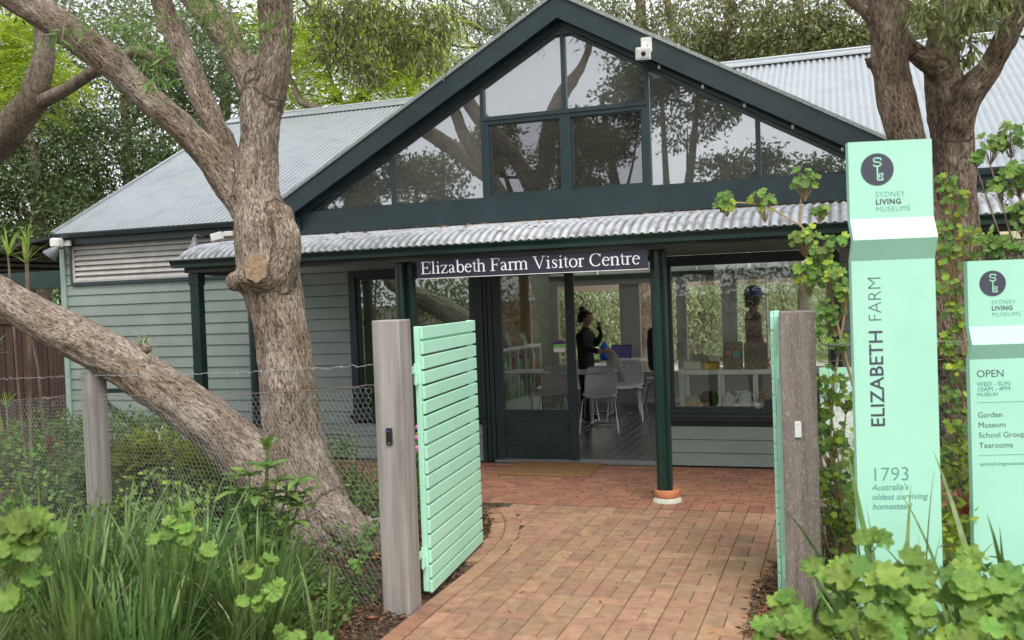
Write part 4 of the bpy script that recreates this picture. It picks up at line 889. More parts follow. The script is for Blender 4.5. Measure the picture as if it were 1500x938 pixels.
# ------------------------------------------------------------------ left side: lean-to, paling fence, small green gate, stake
t = thing('lean_to', 'dark open lean-to roof with a green beam left of the building', 'shelter', (-11.5, 11, 0))
b = MB(); b.prism([(-9.52, 2.84), (-15.5, 2.05), (-15.5, 2.02), (-9.52, 2.81)], 9.9, 13.6); b.build('roof', 'black_plastic', t)
b = MB(); b.box(-15.5, -9.52, 9.92, 10.0, 2.13, 2.36, c=.004); b.build('beam', 'green_trim', t)
for i in range(14): b = MB(); x = -9.7-i*.42; b.bar((x, 9.95, 2.80-(i*.42+.18)*.132), (x, 13.5, 2.80-(i*.42+.18)*.132), .03, .03); b.build('batten', 'dark_trim', t)
b = MB(); b.box(-12.6, -12.5, 9.92, 10.02, 0, 2.13); b.build('post', 'green_trim', t)
t = thing('paling_fence', 'dark brown timber paling fence left of the building', 'fence', (-11.5, 9.9, 0))
for i in range(34):
    x = -9.56-i*.145; b = MB(); b.box(x-.135, x, 9.86+R.uniform(-.006, .006), 9.885, 0, 1.83+R.uniform(-.01, .01), c=.003); b.build('paling', 'paling', t)
b = MB(); b.box(-14.5, -9.55, 9.835, 9.858, 1.68, 1.80); b.build('rail', 'paling', t)
t = thing('side_gate', 'low dark green gate frame against the weatherboards behind the wooden fence post', 'gate', at(160, 640, 8.6))
def gpt(x, y): return at(x, y, 8.9)
for a_, b_ in (((148, 555), (152, 660)), ((148, 573), (255, 570)), ((152, 588), (210, 635)), ((255, 570), (258, 650)), ((150, 650), (258, 645))):
    b = MB(); b.bar(gpt(*a_), gpt(*b_), .05, .055, up=(0, 1, 0)); b.build('gate_bar', 'green_trim', t)
t = thing('garden_stake', 'thin bare stick leaning up against the sloping bough', 'stick', at(66, 640, 6.6))
b = MB(); b.tube([at(68, 660, 6.9), at(62, 600, 6.9), at(56, 540, 6.85), at(47, 498, 6.8)], [.014, .013, .012, .009], 7); b.build('shaft', 'twig', t)
# ------------------------------------------------------------------ trees
UP = Vector((0, 0, 1))
def px2m(hw, P): return hw*((Vector(P)-CC).dot(CF))/FP
def limb(pts):                                           # [(px, py, Y, half width in px)] -> world points and radii
    P = [at(a, b, c) for a, b, c, _ in pts]; return P, [px2m(h, p)*.91 for (_, _, _, h), p in zip(pts, P)]
def smooth_path(P, Rr, step=.10):
    out = []; rr = []
    n = len(P)
    for i in range(n-1):
        p0, p1, p2, p3 = P[max(i-1, 0)], P[i], P[i+1], P[min(i+2, n-1)]; k = max(1, int((p2-p1).length/step))
        for j in range(k):
            t = j/k; out.append(.5*((2*p1)+(p2-p0)*t+(2*p0-5*p1+4*p2-p3)*t*t+(3*p1-p0-3*p2+p3)*t**3)); rr.append(Rr[i]+(Rr[i+1]-Rr[i])*(3*t*t-2*t**3))
    out.append(P[-1]); rr.append(Rr[-1]); return out, rr
def trunk_mesh(name, limbs, matn, voxel=.02, knobs=(), rough=.012, freq=1.0, extra=()):
    mb = MB(); segs = []
    for P, Rr in limbs:
        P, Rr = smooth_path(P, Rr); mb.tube(P, Rr, 20, sm=False)
        s = 0
        for a, b, ra, rb in zip(P[:-1], P[1:], Rr[:-1], Rr[1:]): L = (b-a).length; segs.append((a, b, s, L, (ra+rb)/2, len(segs))); s += L
    for c, r in knobs: mb.lathe(c, [(r*math.sin(PI*k/8), -r*math.cos(PI*k/8)) for k in range(9)], 12)
    me = mb.mesh(name, matn)
    me = evalmesh(me, [('REMESH', dict(mode='VOXEL', voxel_size=voxel)), ('SMOOTH', dict(factor=.6, iterations=7))], name)
    n = len(me.vertices); co = np.empty(n*3, np.float32); me.vertices.foreach_get('co', co); co = co.reshape(-1, 3)
    best = np.full(n, 1e9); G = np.zeros((n, 3), np.float32)
    for P, Rr in limbs:                                  # grain coordinates: blended along each limb, nearest limb wins
        P, Rr = smooth_path(P, Rr); A_ = np.array(P); S_ = np.concatenate([[0], np.cumsum(np.linalg.norm(np.diff(A_, axis=0), axis=1))]); Rr = np.array(Rr)
        D_ = np.gradient(A_, axis=0); D_ /= np.linalg.norm(D_, axis=1)[:, None]; X_ = np.cross(D_, np.array([.05, 1, .1])); X_ /= np.linalg.norm(X_, axis=1)[:, None]; Y_ = np.cross(D_, X_)
        q = co[:, None, :]-A_[None]; d2 = (q**2).sum(-1); mind = np.sqrt(d2.min(1))/Rr[d2.argmin(1)]; w = np.exp(-(d2-d2.min(1)[:, None])/(Rr[None]*.9)**2); w /= w.sum(1)[:, None]
        g = np.stack([(w*(q*X_[None]).sum(-1)).sum(1), (w*(q*Y_[None]).sum(-1)).sum(1), (w*(S_[None]+(q*D_[None]).sum(-1))).sum(1)], -1)
        m_ = mind < best; best[m_] = mind[m_]; G[m_] = g[m_]
    no = np.empty(n*3, np.float32); me.vertices.foreach_get('normal', no); no = no.reshape(-1, 3)
    h = np.empty(n); N = mnoise.noise
    for i in range(n):
        x, y, z = G[i]; x, y, z = x*freq, y*freq, z*freq
        a = N(Vector((x*14, y*14, z*3.2))); c = N(Vector((x*38+9, y*38, z*10))); e = N(Vector((x*4.5+3, y*4.5, z*1.7)))
        h[i] = -abs(a)*2.0+.5*c+1.5*e+.15
    co = co+no*(h*rough)[:, None].astype(np.float32); me.vertices.foreach_set('co', co.ravel())
    at_ = me.attributes.new('grain', 'FLOAT_VECTOR', 'POINT'); at_.data.foreach_set('vector', G.ravel())
    me.polygons.foreach_set('use_smooth', np.ones(len(me.polygons), bool)); me.materials.clear(); me.materials.append(MATS[matn]); me.update(); return me
def leaf_quads(B, D, L, W, rng, fold=.0):
    """rhombic leaves: base points B, directions D"""
    n = len(B); r = rng.normal(size=(n, 3)); Sd = np.cross(D, r); Sd /= np.linalg.norm(Sd, axis=1)[:, None]+1e-9
    L = L*(1+rng.uniform(-.35, .3, n))[:, None]; W = W*(1+rng.uniform(-.3, .3, n))[:, None]
    V = np.stack([B, B+D*L*.45+Sd*W/2, B+D*L, B+D*L*.45-Sd*W/2], 1).reshape(-1, 3)
    F = np.arange(4*n).reshape(-1, 4); return V, F
def foliage(clusters, L, W, rng, droop=.2, sub=26, tight=.24, flat=.75):
    Bs = []; Ds = []
    for (c, r, n) in clusters:
        c = np.array(c); u = rng.normal(size=(sub, 3)); u /= np.linalg.norm(u, axis=1)[:, None]; u *= (rng.uniform(.15, 1, (sub, 1))**.5)*r; u[:, 2] *= flat
        k = rng.integers(0, sub, n); b = c+u[k]+rng.normal(size=(n, 3))*r*tight*np.array([1, 1, .75]); Bs.append(b)
        d = rng.normal(size=(n, 3))*.8+u[k]/(r+1e-6)*.5; d[:, 2] -= droop*1.5; d /= np.linalg.norm(d, axis=1)[:, None]; Ds.append(d)
    return leaf_quads(np.concatenate(Bs), np.concatenate(Ds), L, W, rng)
def feathers(clusters, rng, frond=.35, npin=22, pin=.07, w=.012):
    """drooping feathery fronds: narrow leaflets along a curved rib"""
    Bs = []; Ds = []
    for (c, r, n) in clusters:
        c = np.array(c)
        for q in range(n):
            u = rng.normal(size=3); u /= np.linalg.norm(u); p = c+u*r*rng.uniform(.2, 1)**.5*np.array([1, 1, .7]); a = rng.uniform(0, 2*PI); d = np.array([math.cos(a), math.sin(a), .25]); Lf = frond*rng.uniform(.7, 1.2)
            side = np.array([-math.sin(a), math.cos(a), 0.])
            for k in range(npin):
                t = k/npin; b = p+d*Lf*t+np.array([0, 0, -.75*Lf*t*t]); s = 1 if k % 2 else -1
                dd = side*s*.9+d*.55+np.array([0, 0, -.35-.3*t])+rng.normal(size=3)*.12; Bs.append(b); Ds.append(dd/np.linalg.norm(dd))
    return leaf_quads(np.array(Bs), np.array(Ds), pin, w, rng)
def add_fol(name, VF, m, parent, **kw):
    o = link(name, np_mesh(name, VF[0], VF[1], m), parent); return tag(o, **kw)
def tree(label, base, trunks, crowns, matn='bark_far', group=None, twigs=True, tr=None, cat='tree'):
    t = thing('tree', label, cat, (base[0], base[1], 0), group); mb = MB()
    if tr is not None: o = link('trunk', tr, t)
    else:
        for P, Rr in trunks:
            P, Rr = smooth_path([Vector(p) for p in P], Rr, .5); mb.tube(P, Rr, 9)
        pts = [Vector(p) for P, _ in trunks for p in P]
        if twigs:
            for VF, m, cl in crowns:
                for c, r, n in cl:
                    c = Vector(c); q = min(pts, key=lambda p: (p-c).length + (0 if p.z < c.z else 2)); mid = (q+c)/2+Vector((random.uniform(-.2, .2), random.uniform(-.2, .2), -.15))
                    mb.tube([q, mid, c], [.06, .04, .015], 5)
                    for k in range(5): mb.tube([mid.lerp(c, .5), c+Vector([random.uniform(-1, 1)*r*.8 for _ in range(3)])], [.018, .006], 4)
        me = mb.mesh('trunk', matn); g = me.attributes.new('grain', 'FLOAT_VECTOR', 'POINT'); co = np.empty(len(me.vertices)*3, np.float32); me.vertices.foreach_get('co', co); g.data.foreach_set('vector', co); link('trunk', me, t)
    for VF, m, cl in crowns: add_fol('crown', VF, m, t)
    return t
# --- the big forked tree on the left with its sloping second stem
YT = 6.25
LB1 = [limb([(482, 800, 6.25, 60), (465, 745, 6.25, 54), (443, 690, 6.25, 49), (430, 630, 6.25, 47), (422, 560, 6.25, 46), (412, 490, 6.25, 44), (400, 430, 6.25, 47), (390, 380, 6.25, 50), (386, 330, 6.25, 48), (377, 285, 6.25, 38), (380, 205, 6.3, 31), (384, 150, 6.35, 37), (387, 118, 6.35, 30), (390, 95, 6.35, 12)]),
       limb([(376, 320, 6.25, 34), (340, 275, 6.2, 28), (305, 225, 6.1, 25), (262, 180, 6.0, 23), (215, 140, 5.9, 23), (165, 92, 5.8, 25), (100, 45, 5.7, 28), (35, 0, 5.6, 29), (-60, -60, 5.5, 28), (-170, -130, 5.3, 20), (-280, -240, 5.2, 9)]),
       limb([(366, 300, 6.3, 25), (336, 225, 6.4, 20), (305, 160, 6.45, 19), (275, 90, 6.5, 19), (243, 20, 6.55, 19), (222, -60, 6.6, 18), (190, -160, 6.7, 14), (170, -300, 6.8, 7)]),
       limb([(382, 150, 6.35, 30), (350, 85, 6.4, 23), (318, 30, 6.45, 24), (285, -10, 6.5, 25), (240, -80, 6.5, 20), (190, -220, 6.5, 13), (150, -380, 6.6, 6)]),
       limb([(388, 150, 6.35, 32), (403, 85, 6.3, 26), (405, 30, 6.3, 28), (405, -20, 6.25, 29), (420, -120, 6.2, 24), (470, -250, 6.1, 15), (500, -420, 6.1, 9), (540, -600, 6.2, 4)]),
       limb([(470, 795, 6.2, 60), (420, 720, 6.2, 50), (372, 675, 6.2, 46), (310, 622, 6.15, 42), (240, 572, 6.1, 39), (180, 532, 6.1, 38), (120, 498, 6.05, 36), (55, 465, 6.0, 33), (5, 436, 6.0, 30), (-60, 400, 5.9, 28)]),
       limb([(470, 740, 6.2, 36), (515, 775, 6.1, 30), (560, 815, 6.1, 20)]), limb([(470, 740, 6.2, 36), (430, 800, 6.0, 30), (410, 840, 5.9, 14)]),
       limb([(400, 420, 6.2, 26), (370, 400, 5.98, 25), (369, 398, 5.93, 23)]), limb([(408, 415, 6.18, 28), (420, 375, 6.14, 25), (424, 345, 6.12, 20), (408, 312, 6.2, 24)])]
tm = trunk_mesh('trunk', LB1, 'bark_near', voxel=.019, knobs=[(at(348, 412, 6.1), .09), (at(215, 510, 5.98), .05), (at(150, 500, 5.98), .04)], rough=.013)
cl1 = []
def crown_pts(lst): return [(at(a, b, c), r, n) for a, b, c, r, n in lst]
c_over = crown_pts([(200, 25, 5.7, .22, 150), (300, 15, 5.8, .16, 110), (345, 45, 5.75, .16, 110), (225, 80, 5.6, .13, 110), (230, 120, 5.6, .10, 70), (90, 60, 5.5, .10, 35), (140, 30, 5.6, .18, 60), (330, 5, 5.9, .2, 90), (400, 40, 5.8, .10, 50)])
c_hang = crown_pts([(470, 20, 6.6, .28, 480), (540, 15, 6.6, .32, 620), (600, 40, 6.7, .28, 520), (560, 70, 6.7, .26, 430), (500, 70, 6.6, .24, 380), (640, 25, 6.7, .22, 330), (620, 80, 6.7, .16, 200), (535, 105, 6.6, .14, 200)])
c_top = [((-6.2, 5.5, 6.6), 1.2, 2600), ((-4.5, 6.0, 7.0), 1.4, 3000), ((-3, 5.6, 6.4), 1.0, 2200), ((-7.6, 5.0, 5.9), 1.2, 2000), ((-5, 4.2, 7.4), 1.3, 2400), ((-3.6, 7.2, 7.6), 1.3, 2400)]
crs = [(foliage(c_over, .085, .016, RNG, droop=.3, sub=10, tight=.3), 'leaf_shrub', []), (foliage(c_hang, .085, .015, RNG, droop=.8, sub=40, tight=.24), 'leaf_olive', []), (foliage(c_top, .13, .03, RNG, droop=.5, sub=40), 'leaf_olive', [])]
t1 = tree('large grey-barked forked tree on the left, its second stem sloping low to the left edge', at(470, 795, 6.2), None, crs, tr=tm)
b = MB(); c = at(374, 393, 5.90); ax = (Vector((0, 0, HC))-c).normalized(); ax = (ax+Vector((-.25, 0, -.05))).normalized()
n_ = 26; vs = []; x_ = ax.cross(UP).normalized(); y_ = x_.cross(ax)
ring = [c+(x_*math.cos(2*PI*k/n_)+y_*math.sin(2*PI*k/n_)*1.22)*(.082+.007*math.sin(k*1.7)) for k in range(n_)]
b.add([c+ax*.004]+ring, [(0, 1+k, 1+(k+1) % n_) for k in range(n_)]); b.add(ring+[p-ax*.06 for p in ring], [(k, k+n_, (k+1) % n_+n_, (k+1) % n_) for k in range(n_)]); b.build('sawn_branch_stub', 'cut_wood', t1)
b = MB()
for P in ([(430, -20, 6.3), (470, 30, 6.5), (520, 60, 6.6), (560, 95, 6.7)], [(470, -30, 6.4), (540, 10, 6.6), (610, 40, 6.7)], [(530, -30, 6.5), (580, 10, 6.6), (640, 30, 6.7)], [(105, 0, 5.6), (95, 35, 5.55), (90, 62, 5.5)], [(215, -20, 5.7), (160, 45, 5.65), (190, 30, 5.6), (150, 52, 5.6)], [(250, -10, 5.7), (225, 60, 5.6), (232, 125, 5.6)], [(330, -20, 5.9), (345, 50, 5.75), (400, 45, 5.8)]):
    b.tube([at(*p) for p in P], [.008, .006, .004, .003][:len(P)], 5)
b.build('twigs', 'twig', t1, kind='stuff')
# --- the right tree
LB2 = [limb([(1425, 700, 7.3, 50), (1412, 600, 7.3, 47), (1402, 500, 7.25, 42), (1400, 400, 7.2, 40), (1399, 300, 7.2, 36), (1396, 220, 7.2, 34), (1388, 150, 7.2, 34), (1380, 100, 7.2, 30), (1385, 50, 7.2, 27), (1400, 0, 7.2, 26), (1425, -80, 7.2, 22), (1450, -220, 7.2, 14), (1440, -380, 7.2, 6)]),
       limb([(1385, 520, 7.1, 38), (1365, 380, 7.0, 32), (1345, 280, 6.95, 30), (1328, 200, 6.9, 29), (1310, 130, 6.9, 30), (1303, 70, 6.9, 31), (1302, 10, 6.9, 31), (1300, -80, 6.9, 28), (1310, -250, 6.9, 16), (1290, -400, 6.9, 6)]),
       limb([(1398, 190, 7.15, 30), (1418, 140, 7.1, 24), (1450, 100, 7.05, 21), (1477, 50, 7.0, 20), (1505, 0, 6.95, 19), (1545, -60, 6.9, 17), (1620, -180, 6.9, 8)]),
       limb([(1300, 45, 6.9, 20), (1268, 10, 6.9, 16), (1225, -25, 6.9, 12)]), limb([(1378, 105, 7.1, 18), (1350, 85, 7.05, 17), (1322, 60, 7.0, 16)]),
       limb([(1278, 95, 6.9, 10), (1272, 92, 6.85, 6), (1266, 84, 6.82, 4)])]
tm2 = trunk_mesh('trunk', LB2, 'bark_right', voxel=.021, knobs=[(at(1420, 135, 7.0), .06)], rough=.013)
c_r = crown_pts([(1345, 15, 6.6, .12, 70), (1400, 40, 6.6, .16, 100), (1385, 15, 6.7, .2, 110), (1430, 10, 6.6, .2, 100), (1412, 75, 6.6, .10, 40), (1330, -5, 6.8, .2, 90), (1470, -15, 6.6, .25, 130)])
c_rt = [((1.4, 6.8, 5.4), 1.1, 2200), ((.2, 6.6, 5.6), 1.0, 1800), ((2.8, 7, 5.2), 1.2, 2200), ((1.0, 7.8, 6.4), 1.3, 2400)]
t2 = tree('brown-barked tree on the right whose two stems rise behind the tall mint sign', at(1425, 700, 7.3), None, [(foliage(c_r, .11, .022, RNG, droop=.9, sub=14, tight=.22), 'leaf_olive', []), (foliage(c_rt, .13, .03, RNG, droop=.5, sub=40), 'leaf_olive', [])], tr=tm2)
# --- trees behind the building
def bgt(label, trunk, cl, m, L=.11, W=.045, droop=.15, grp='trees behind the visitor centre', feather=False, **k):
    VF = feathers(cl, RNG, **k) if feather else foliage(cl, L, W, RNG, droop=droop, **k)
    return tree(label, trunk[0][0][0], trunk, [(VF, m, cl)], group=grp)
def T(pts, g=True):
    P = [at(a, b, c) for a, b, c, _ in pts]
    if g: P[0].z = min(P[0].z, 0)
    return (P, [px2m(h, p) for (*_, h), p in zip(pts, P)])
bgt('dense dark green tree behind the left end of the roof', [T([(195, 420, 18, 12), (190, 300, 18, 9), (185, 200, 18, 7), (180, 100, 18, 5)])], crown_pts([(150, 250, 18, 1.5, 6500), (250, 200, 18, 1.4, 6000), (200, 110, 18.5, 1.5, 6000), (300, 110, 18.5, 1.3, 4500), (120, 150, 18.5, 1.3, 4500)]), 'leaf_dark')
bgt('dark green tree at the far left above the lean-to roof', [T([(60, 420, 16, 12), (60, 330, 16, 9), (50, 220, 16, 7)])], crown_pts([(20, 300, 16, 1.1, 5500), (80, 250, 16.3, 1.1, 5500), (40, 180, 16.5, 1.2, 5000), (-40, 240, 16, 1.2, 4000), (110, 330, 16, .9, 3500), (30, 60, 17, 1.4, 3500)]), 'leaf_dark')
bgt('tall green tree showing between the forked limbs', [T([(330, 300, 22, 10), (330, 150, 22, 8), (340, 20, 22, 6)])], crown_pts([(330, 60, 22, 1.5, 3600), (400, 130, 22, 1.4, 3600), (250, 40, 22, 1.6, 3800), (150, 20, 22, 1.5, 3600), (440, 60, 22, 1.3, 2600)]), 'leaf_grey', L=.13, W=.05)
bgt('old grey tree with a bare side branch at the upper left corner', [T([(-150, 330, 10.5, 30), (-40, 240, 10.5, 27), (10, 195, 10.5, 25), (50, 145, 10.5, 21), (66, 80, 10.5, 15), (60, 0, 10.6, 11)]), T([(60, 150, 10.5, 11), (100, 130, 10.4, 9), (145, 100, 10.3, 9), (200, 75, 10.3, 9), (240, 90, 10.3, 7)], False)], crown_pts([(40, -60, 10.5, .8, 1500)]), 'leaf_dark')
bgt('bright feathery green tree at the upper left', [T([(-30, 330, 12.5, 10), (-20, 180, 12.5, 9), (20, 60, 12.5, 6)])], crown_pts([(30, 60, 12, .6, 110), (60, 100, 12, .55, 100), (95, 120, 12, .4, 60), (0, 90, 12, .6, 100), (20, 30, 12, .6, 80), (40, 150, 12, .45, 60), (-30, 120, 12, .6, 70)]), 'leaf_feather', feather=True, frond=.5, npin=26, pin=.10, w=.018)
bgt('bright lime feathery tree above the left roof, right of the forked trunk', [T([(470, 330, 15.5, 14), (475, 200, 15.5, 9), (505, 160, 15.3, 6), (560, 120, 15.2, 5)]), T([(440, 150, 14.4, 5), (480, 165, 14.3, 6), (500, 190, 14.2, 5)], False)],
    crown_pts([(470, 60, 15, .8, 150), (530, 60, 15, .85, 160), (590, 90, 15, .75, 150), (560, 145, 15, .65, 120), (480, 135, 15, .65, 120), (450, 190, 14.6, .45, 70), (610, 160, 15, .5, 80), (430, 30, 15, .75, 110), (520, 0, 15, .8, 110), (620, 30, 15, .6, 80)]), 'leaf_feather', feather=True, frond=.55, npin=26, pin=.11, w=.02)
bgt('yellow-green feathery tree beside the rising edge of the gable', [T([(600, 330, 16.5, 8), (598, 200, 16.5, 6), (600, 130, 16.5, 5)])], crown_pts([(600, 70, 16, .5, 60), (625, 130, 16, .45, 50), (585, 165, 16, .45, 50), (560, 30, 16, .6, 50), (615, 180, 16, .3, 30)]), 'leaf_feather_yellow', feather=True, frond=.45, npin=26, pin=.10, w=.02)
bgt('pale grey-green gum tree left of the gable peak', [T([(760, 300, 24, 10), (765, 120, 24, 9), (745, 20, 24, 7), (700, -60, 24, 5)]), T([(760, 60, 24, 6), (700, 40, 24, 4), (660, 20, 24, 3)], False)], crown_pts([(680, 60, 24, 1.4, 1900), (740, 30, 24, 1.2, 1500), (650, 110, 24, 1.2, 1700), (790, -10, 24, 1.2, 1000), (700, 0, 24, 1.3, 1300), (620, 60, 24, 1.2, 1300)]), 'leaf_grey', L=.14, W=.035, droop=.5)
bgt('loose olive tree right of the gable peak', [T([(930, 300, 24, 9), (940, 60, 24, 8), (935, -20, 24, 7)]), T([(1000, 200, 24, 5), (985, 40, 24, 5), (960, -30, 24, 4)])], crown_pts([(920, 20, 24, 1.2, 1300), (990, 30, 24, 1.2, 1600), (960, 60, 24, 1.0, 1100), (880, 5, 24, 1.0, 700)]), 'leaf_olive', L=.14, W=.04, droop=.5)
bgt('drooping green tree behind the right roof ridge', [T([(1060, 300, 23, 9), (1065, 60, 23, 7), (1075, -30, 23, 6)])], crown_pts([(1060, 50, 23, 1.1, 2600), (1110, 60, 23, 1.0, 2400), (1030, 85, 23, .9, 1500), (1080, 5, 23, 1.2, 1800)]), 'leaf_olive', L=.14, W=.045, droop=.7)
bgt('leafy tree behind the roof, left of the right-hand trunks', [T([(1170, 300, 22, 9), (1175, 60, 22, 8), (1160, -30, 22, 6)])], crown_pts([(1160, 60, 22, 1.0, 2300), (1215, 60, 22, .9, 2000), (1240, 30, 22, .9, 1500), (1190, 15, 22, 1.1, 1600), (1255, 75, 22, .6, 800)]), 'leaf_olive', L=.14, W=.045, droop=.6)
bgt('green tree behind the ridge between the right-hand trunks', [T([(1440, 300, 22, 9), (1440, 60, 22, 7), (1445, -30, 22, 6)])], crown_pts([(1400, 30, 22, 1.1, 2300), (1460, 40, 22, 1.0, 2300), (1350, 40, 22, .9, 1700), (1500, 30, 22, 1.0, 1500)]), 'leaf_grey', L=.13, W=.045, droop=.5)
# low trees and bushes seen through the back windows
for lab, (px, py, Y), r, n, m in (('light green bush seen through the open doorway', (850, 470, 24), 1.5, 4000, 'leaf_backlit'), ('pale willow-like bush seen through the right shop window', (1020, 470, 24), 1.6, 4500, 'leaf_backlit'),
        ('sunlit bush seen through the far right pane', (1140, 450, 25), 1.7, 4000, 'leaf_backlit'), ('dark bush seen through the sliding door glass', (770, 470, 23), 1.4, 4000, 'leaf_grey'), ('deep green bush left behind the room', (640, 460, 20), 1.6, 4500, 'leaf_dark')):
    c = at(px, py, Y); bgt(lab, [([Vector((c.x, c.y, 0)), Vector((c.x+.2, c.y, 1.0)), Vector((c.x, c.y, 2))], [.12, .09, .05])], [(c+Vector((0, 0, .3)), r, n), (c+Vector((1.2, .5, -.6)), r*.9, n//2), (c+Vector((-1.3, .6, .2)), r, n//2), (c+Vector((.9, 1.5, .3)), r, n//2)], m, L=.13, W=.045, droop=.5, grp='bushes seen through the room', sub=40)
t = thing('tree', 'thick pale-barked trunk seen through the back window beside the doorway post', 'tree', at(945, 600, 18))
tq = trunk_mesh('trunk', [limb([(948, 640, 18, 30), (946, 560, 18, 26), (943, 480, 18, 24), (948, 420, 18, 23), (950, 360, 18, 22), (940, 280, 18, 20)])], 'bark_near', voxel=.04, rough=.03, freq=.6); link('trunk', tq, t)
add_fol('crown', foliage([((-5, 18, 6.5), 2.2, 2500)], .13, .04, RNG), 'leaf_dark', t)
# a far wood that reads as one mass
cw = [((x+random.uniform(-2, 2), random.uniform(36, 44), random.uniform(.6, 4.2)), 3.0, 1100) for x in range(-58, 34, 3)]+[((x+random.uniform(-2, 2), random.uniform(40, 46), random.uniform(4.5, 7)), 3.0, 700) for x in range(-64, 10, 4)]
add_fol('distant_wood', foliage(cw, .36, .16, RNG, sub=40), 'leaf_dark', None, kind='stuff')
# trees behind the photographer, seen in the glass
rt = [((-13.5, -9, 0), 6.4, 'leaf_dark'), ((-9.0, -10.5, 0), 7.2, 'leaf_olive'), ((-5.2, -8.5, 0), 9.6, 'leaf_dark'), ((-1.2, -10, 0), 5.6, 'leaf_dark'), ((2.8, -9, 0), 3.9, 'leaf_olive'), ((-17.5, -10, 0), 7, 'leaf_dark')]
nm = ['far left one', 'second from the left', 'with the stout fork', 'right of the fork', 'at the far right', 'beyond the far left']
for (bx, by, _), H, m in rt:
    k = rt.index(((bx, by, _), H, m)); R = random.Random(k)
    tr = [([Vector((bx, by, 0)), Vector((bx+.2, by, 1.6)), Vector((bx-.1, by, 2.8)), Vector((bx-.9, by, 4.2)), Vector((bx-1.4, by, H*.8))], [.34, .27, .24, .16, .07]), ([Vector((bx-.05, by, 2.6)), Vector((bx+.9, by, 3.9)), Vector((bx+1.5, by, H*.8))], [.22, .15, .07]), ([Vector((bx+.5, by, 3.4)), Vector((bx+.3, by-.5, H*.9))], [.12, .05])]
    cl = [((bx+R.uniform(-2.3, 2.3), by+R.uniform(-1, 1), R.uniform(H*.5, H)), R.uniform(.65, 1.05), 900) for _ in range(13)]
    tree('tree standing behind the photographer and mirrored in the gable glass, ' + nm[k], (bx, by), tr, [(foliage(cl, .17, .07, RNG, sub=34, tight=.17), m, cl)], group='trees mirrored in the gable glass')
cw = [((x+random.uniform(-1, 1), random.uniform(-20, -17), random.uniform(.5, 2.6)), 1.7, 800) for x in range(-40, 20, 2)]
add_fol('distant_hedge', foliage(cw, .25, .10, RNG, sub=40), 'leaf_olive', None, kind='stuff')

# ------------------------------------------------------------------ leaves and plants
def round_leaf(r, lobes, depth, seed, cup=.18, notch=True):
    R = random.Random(seed); mb = MB(); n = lobes*5; vs = [(0, 0, 0)]; fs = []
    for ring in (.5, 1.):
        for k in range(n):
            a = 2*PI*k/n; fr = abs(math.cos(a*lobes/2)); q = r*(1-depth*(1-fr**.7))*ring*(1+R.uniform(-.05, .05)+(.035*(-1)**k if ring == 1. else 0))
            if notch: q *= 1-.55*math.exp(-((a-PI)/.22)**2)
            z = cup*r*ring*ring+.13*r*math.cos(a*lobes)*ring*ring+R.uniform(-.06, .06)*r*ring
            vs.append((q*math.cos(a), q*math.sin(a), z))
    fs = [(0, 1+k, 1+(k+1) % n) for k in range(n)]+[(1+k, 1+n+k, 1+n+(k+1) % n, 1+(k+1) % n) for k in range(n)]
    mb.add(vs, fs, 0, True); return mb
def oval_leaf(L, W, seed, droop=.25):
    mb = MB(); vs = []; R = random.Random(seed)
    for i in range(6):
        t = i/5; w = W/2*math.sin(PI*min(1, t*.93+.05))**.8 if 0 < i < 5 else (.0015 if i == 0 else .0005)
        z = -droop*L*t*t
        for s in (-1, 0, 1): vs.append((L*t, s*w, z+(abs(s)*w*.35)))
    mb.add(vs, [(i*3+s, i*3+3+s, i*3+4+s, i*3+1+s) for i in range(5) for s in (0, 1)], 0, True); return mb
def strap_leaf(L, W, lean, curl, seed, n=9):
    """grows up from the origin, bending towards +x"""
    mb = MB(); vs = []; R = random.Random(seed); a = lean; x = z = 0; tw = R.uniform(-.5, .5)
    for i in range(n+1):
        t = i/n; w = W/2*(1-.15*(1-t))*(1-t**3)+.0004; c_, s_ = math.cos(tw*t), math.sin(tw*t); ux_, uz_ = math.cos(a), math.sin(a)
        for s in (-1, 0, 1): vs.append((x-s*w*s_*uz_*.5, s*w*c_, z+abs(s)*w*.3*ux_*0+ (abs(s)*w*.35)))
        x += math.sin(a)*L/n; z += math.cos(a)*L/n; a += curl/n*(.3+1.6*t)
    mb.add(vs, [(i*3+s, i*3+3+s, i*3+4+s, i*3+1+s) for i in range(n) for s in (0, 1)], 0, True); return mb
GER = [round_leaf(.047, 7, .22, k, cup=.16).mesh('leaf', 'leaf_geranium') for k in range(5)]
CLI = [round_leaf(.036, 5, .22, 20+k, cup=.1).mesh('leaf', 'leaf_climber') for k in range(4)]; CLY = [round_leaf(.032, 5, .2, 30+k, cup=.1).mesh('leaf', 'leaf_yellow') for k in range(3)]
OVL = [oval_leaf(.085, .034, k, .2+.1*k).mesh('leaf', 'leaf_shrub') for k in range(3)]
STR = [strap_leaf(L, W, ln, cu, k).mesh('leaf', 'leaf_strap') for k, (L, W, ln, cu) in enumerate([(.95, .034, .05, .35), (1.0, .036, .14, .6), (.85, .030, .24, 1.0), (1.05, .034, .03, .18), (.8, .030, .36, 1.3), (.95, .026, .28, .6), (.9, .042, .1, .5), (.7, .028, .46, 1.1)])]
STD = [strap_leaf(L, W, ln, cu, 50+k).mesh('leaf', 'leaf_strap_dry') for k, (L, W, ln, cu) in enumerate([(.75, .012, .1, 1.2), (.6, .013, .15, .5)])]
VAR = [strap_leaf(L, .03, ln, cu, 60+k, 7).mesh('leaf', 'leaf_varieg') for k, (L, ln, cu) in enumerate([(.32, .5, 1.2), (.36, .9, 1.4), (.28, .25, .8)])]
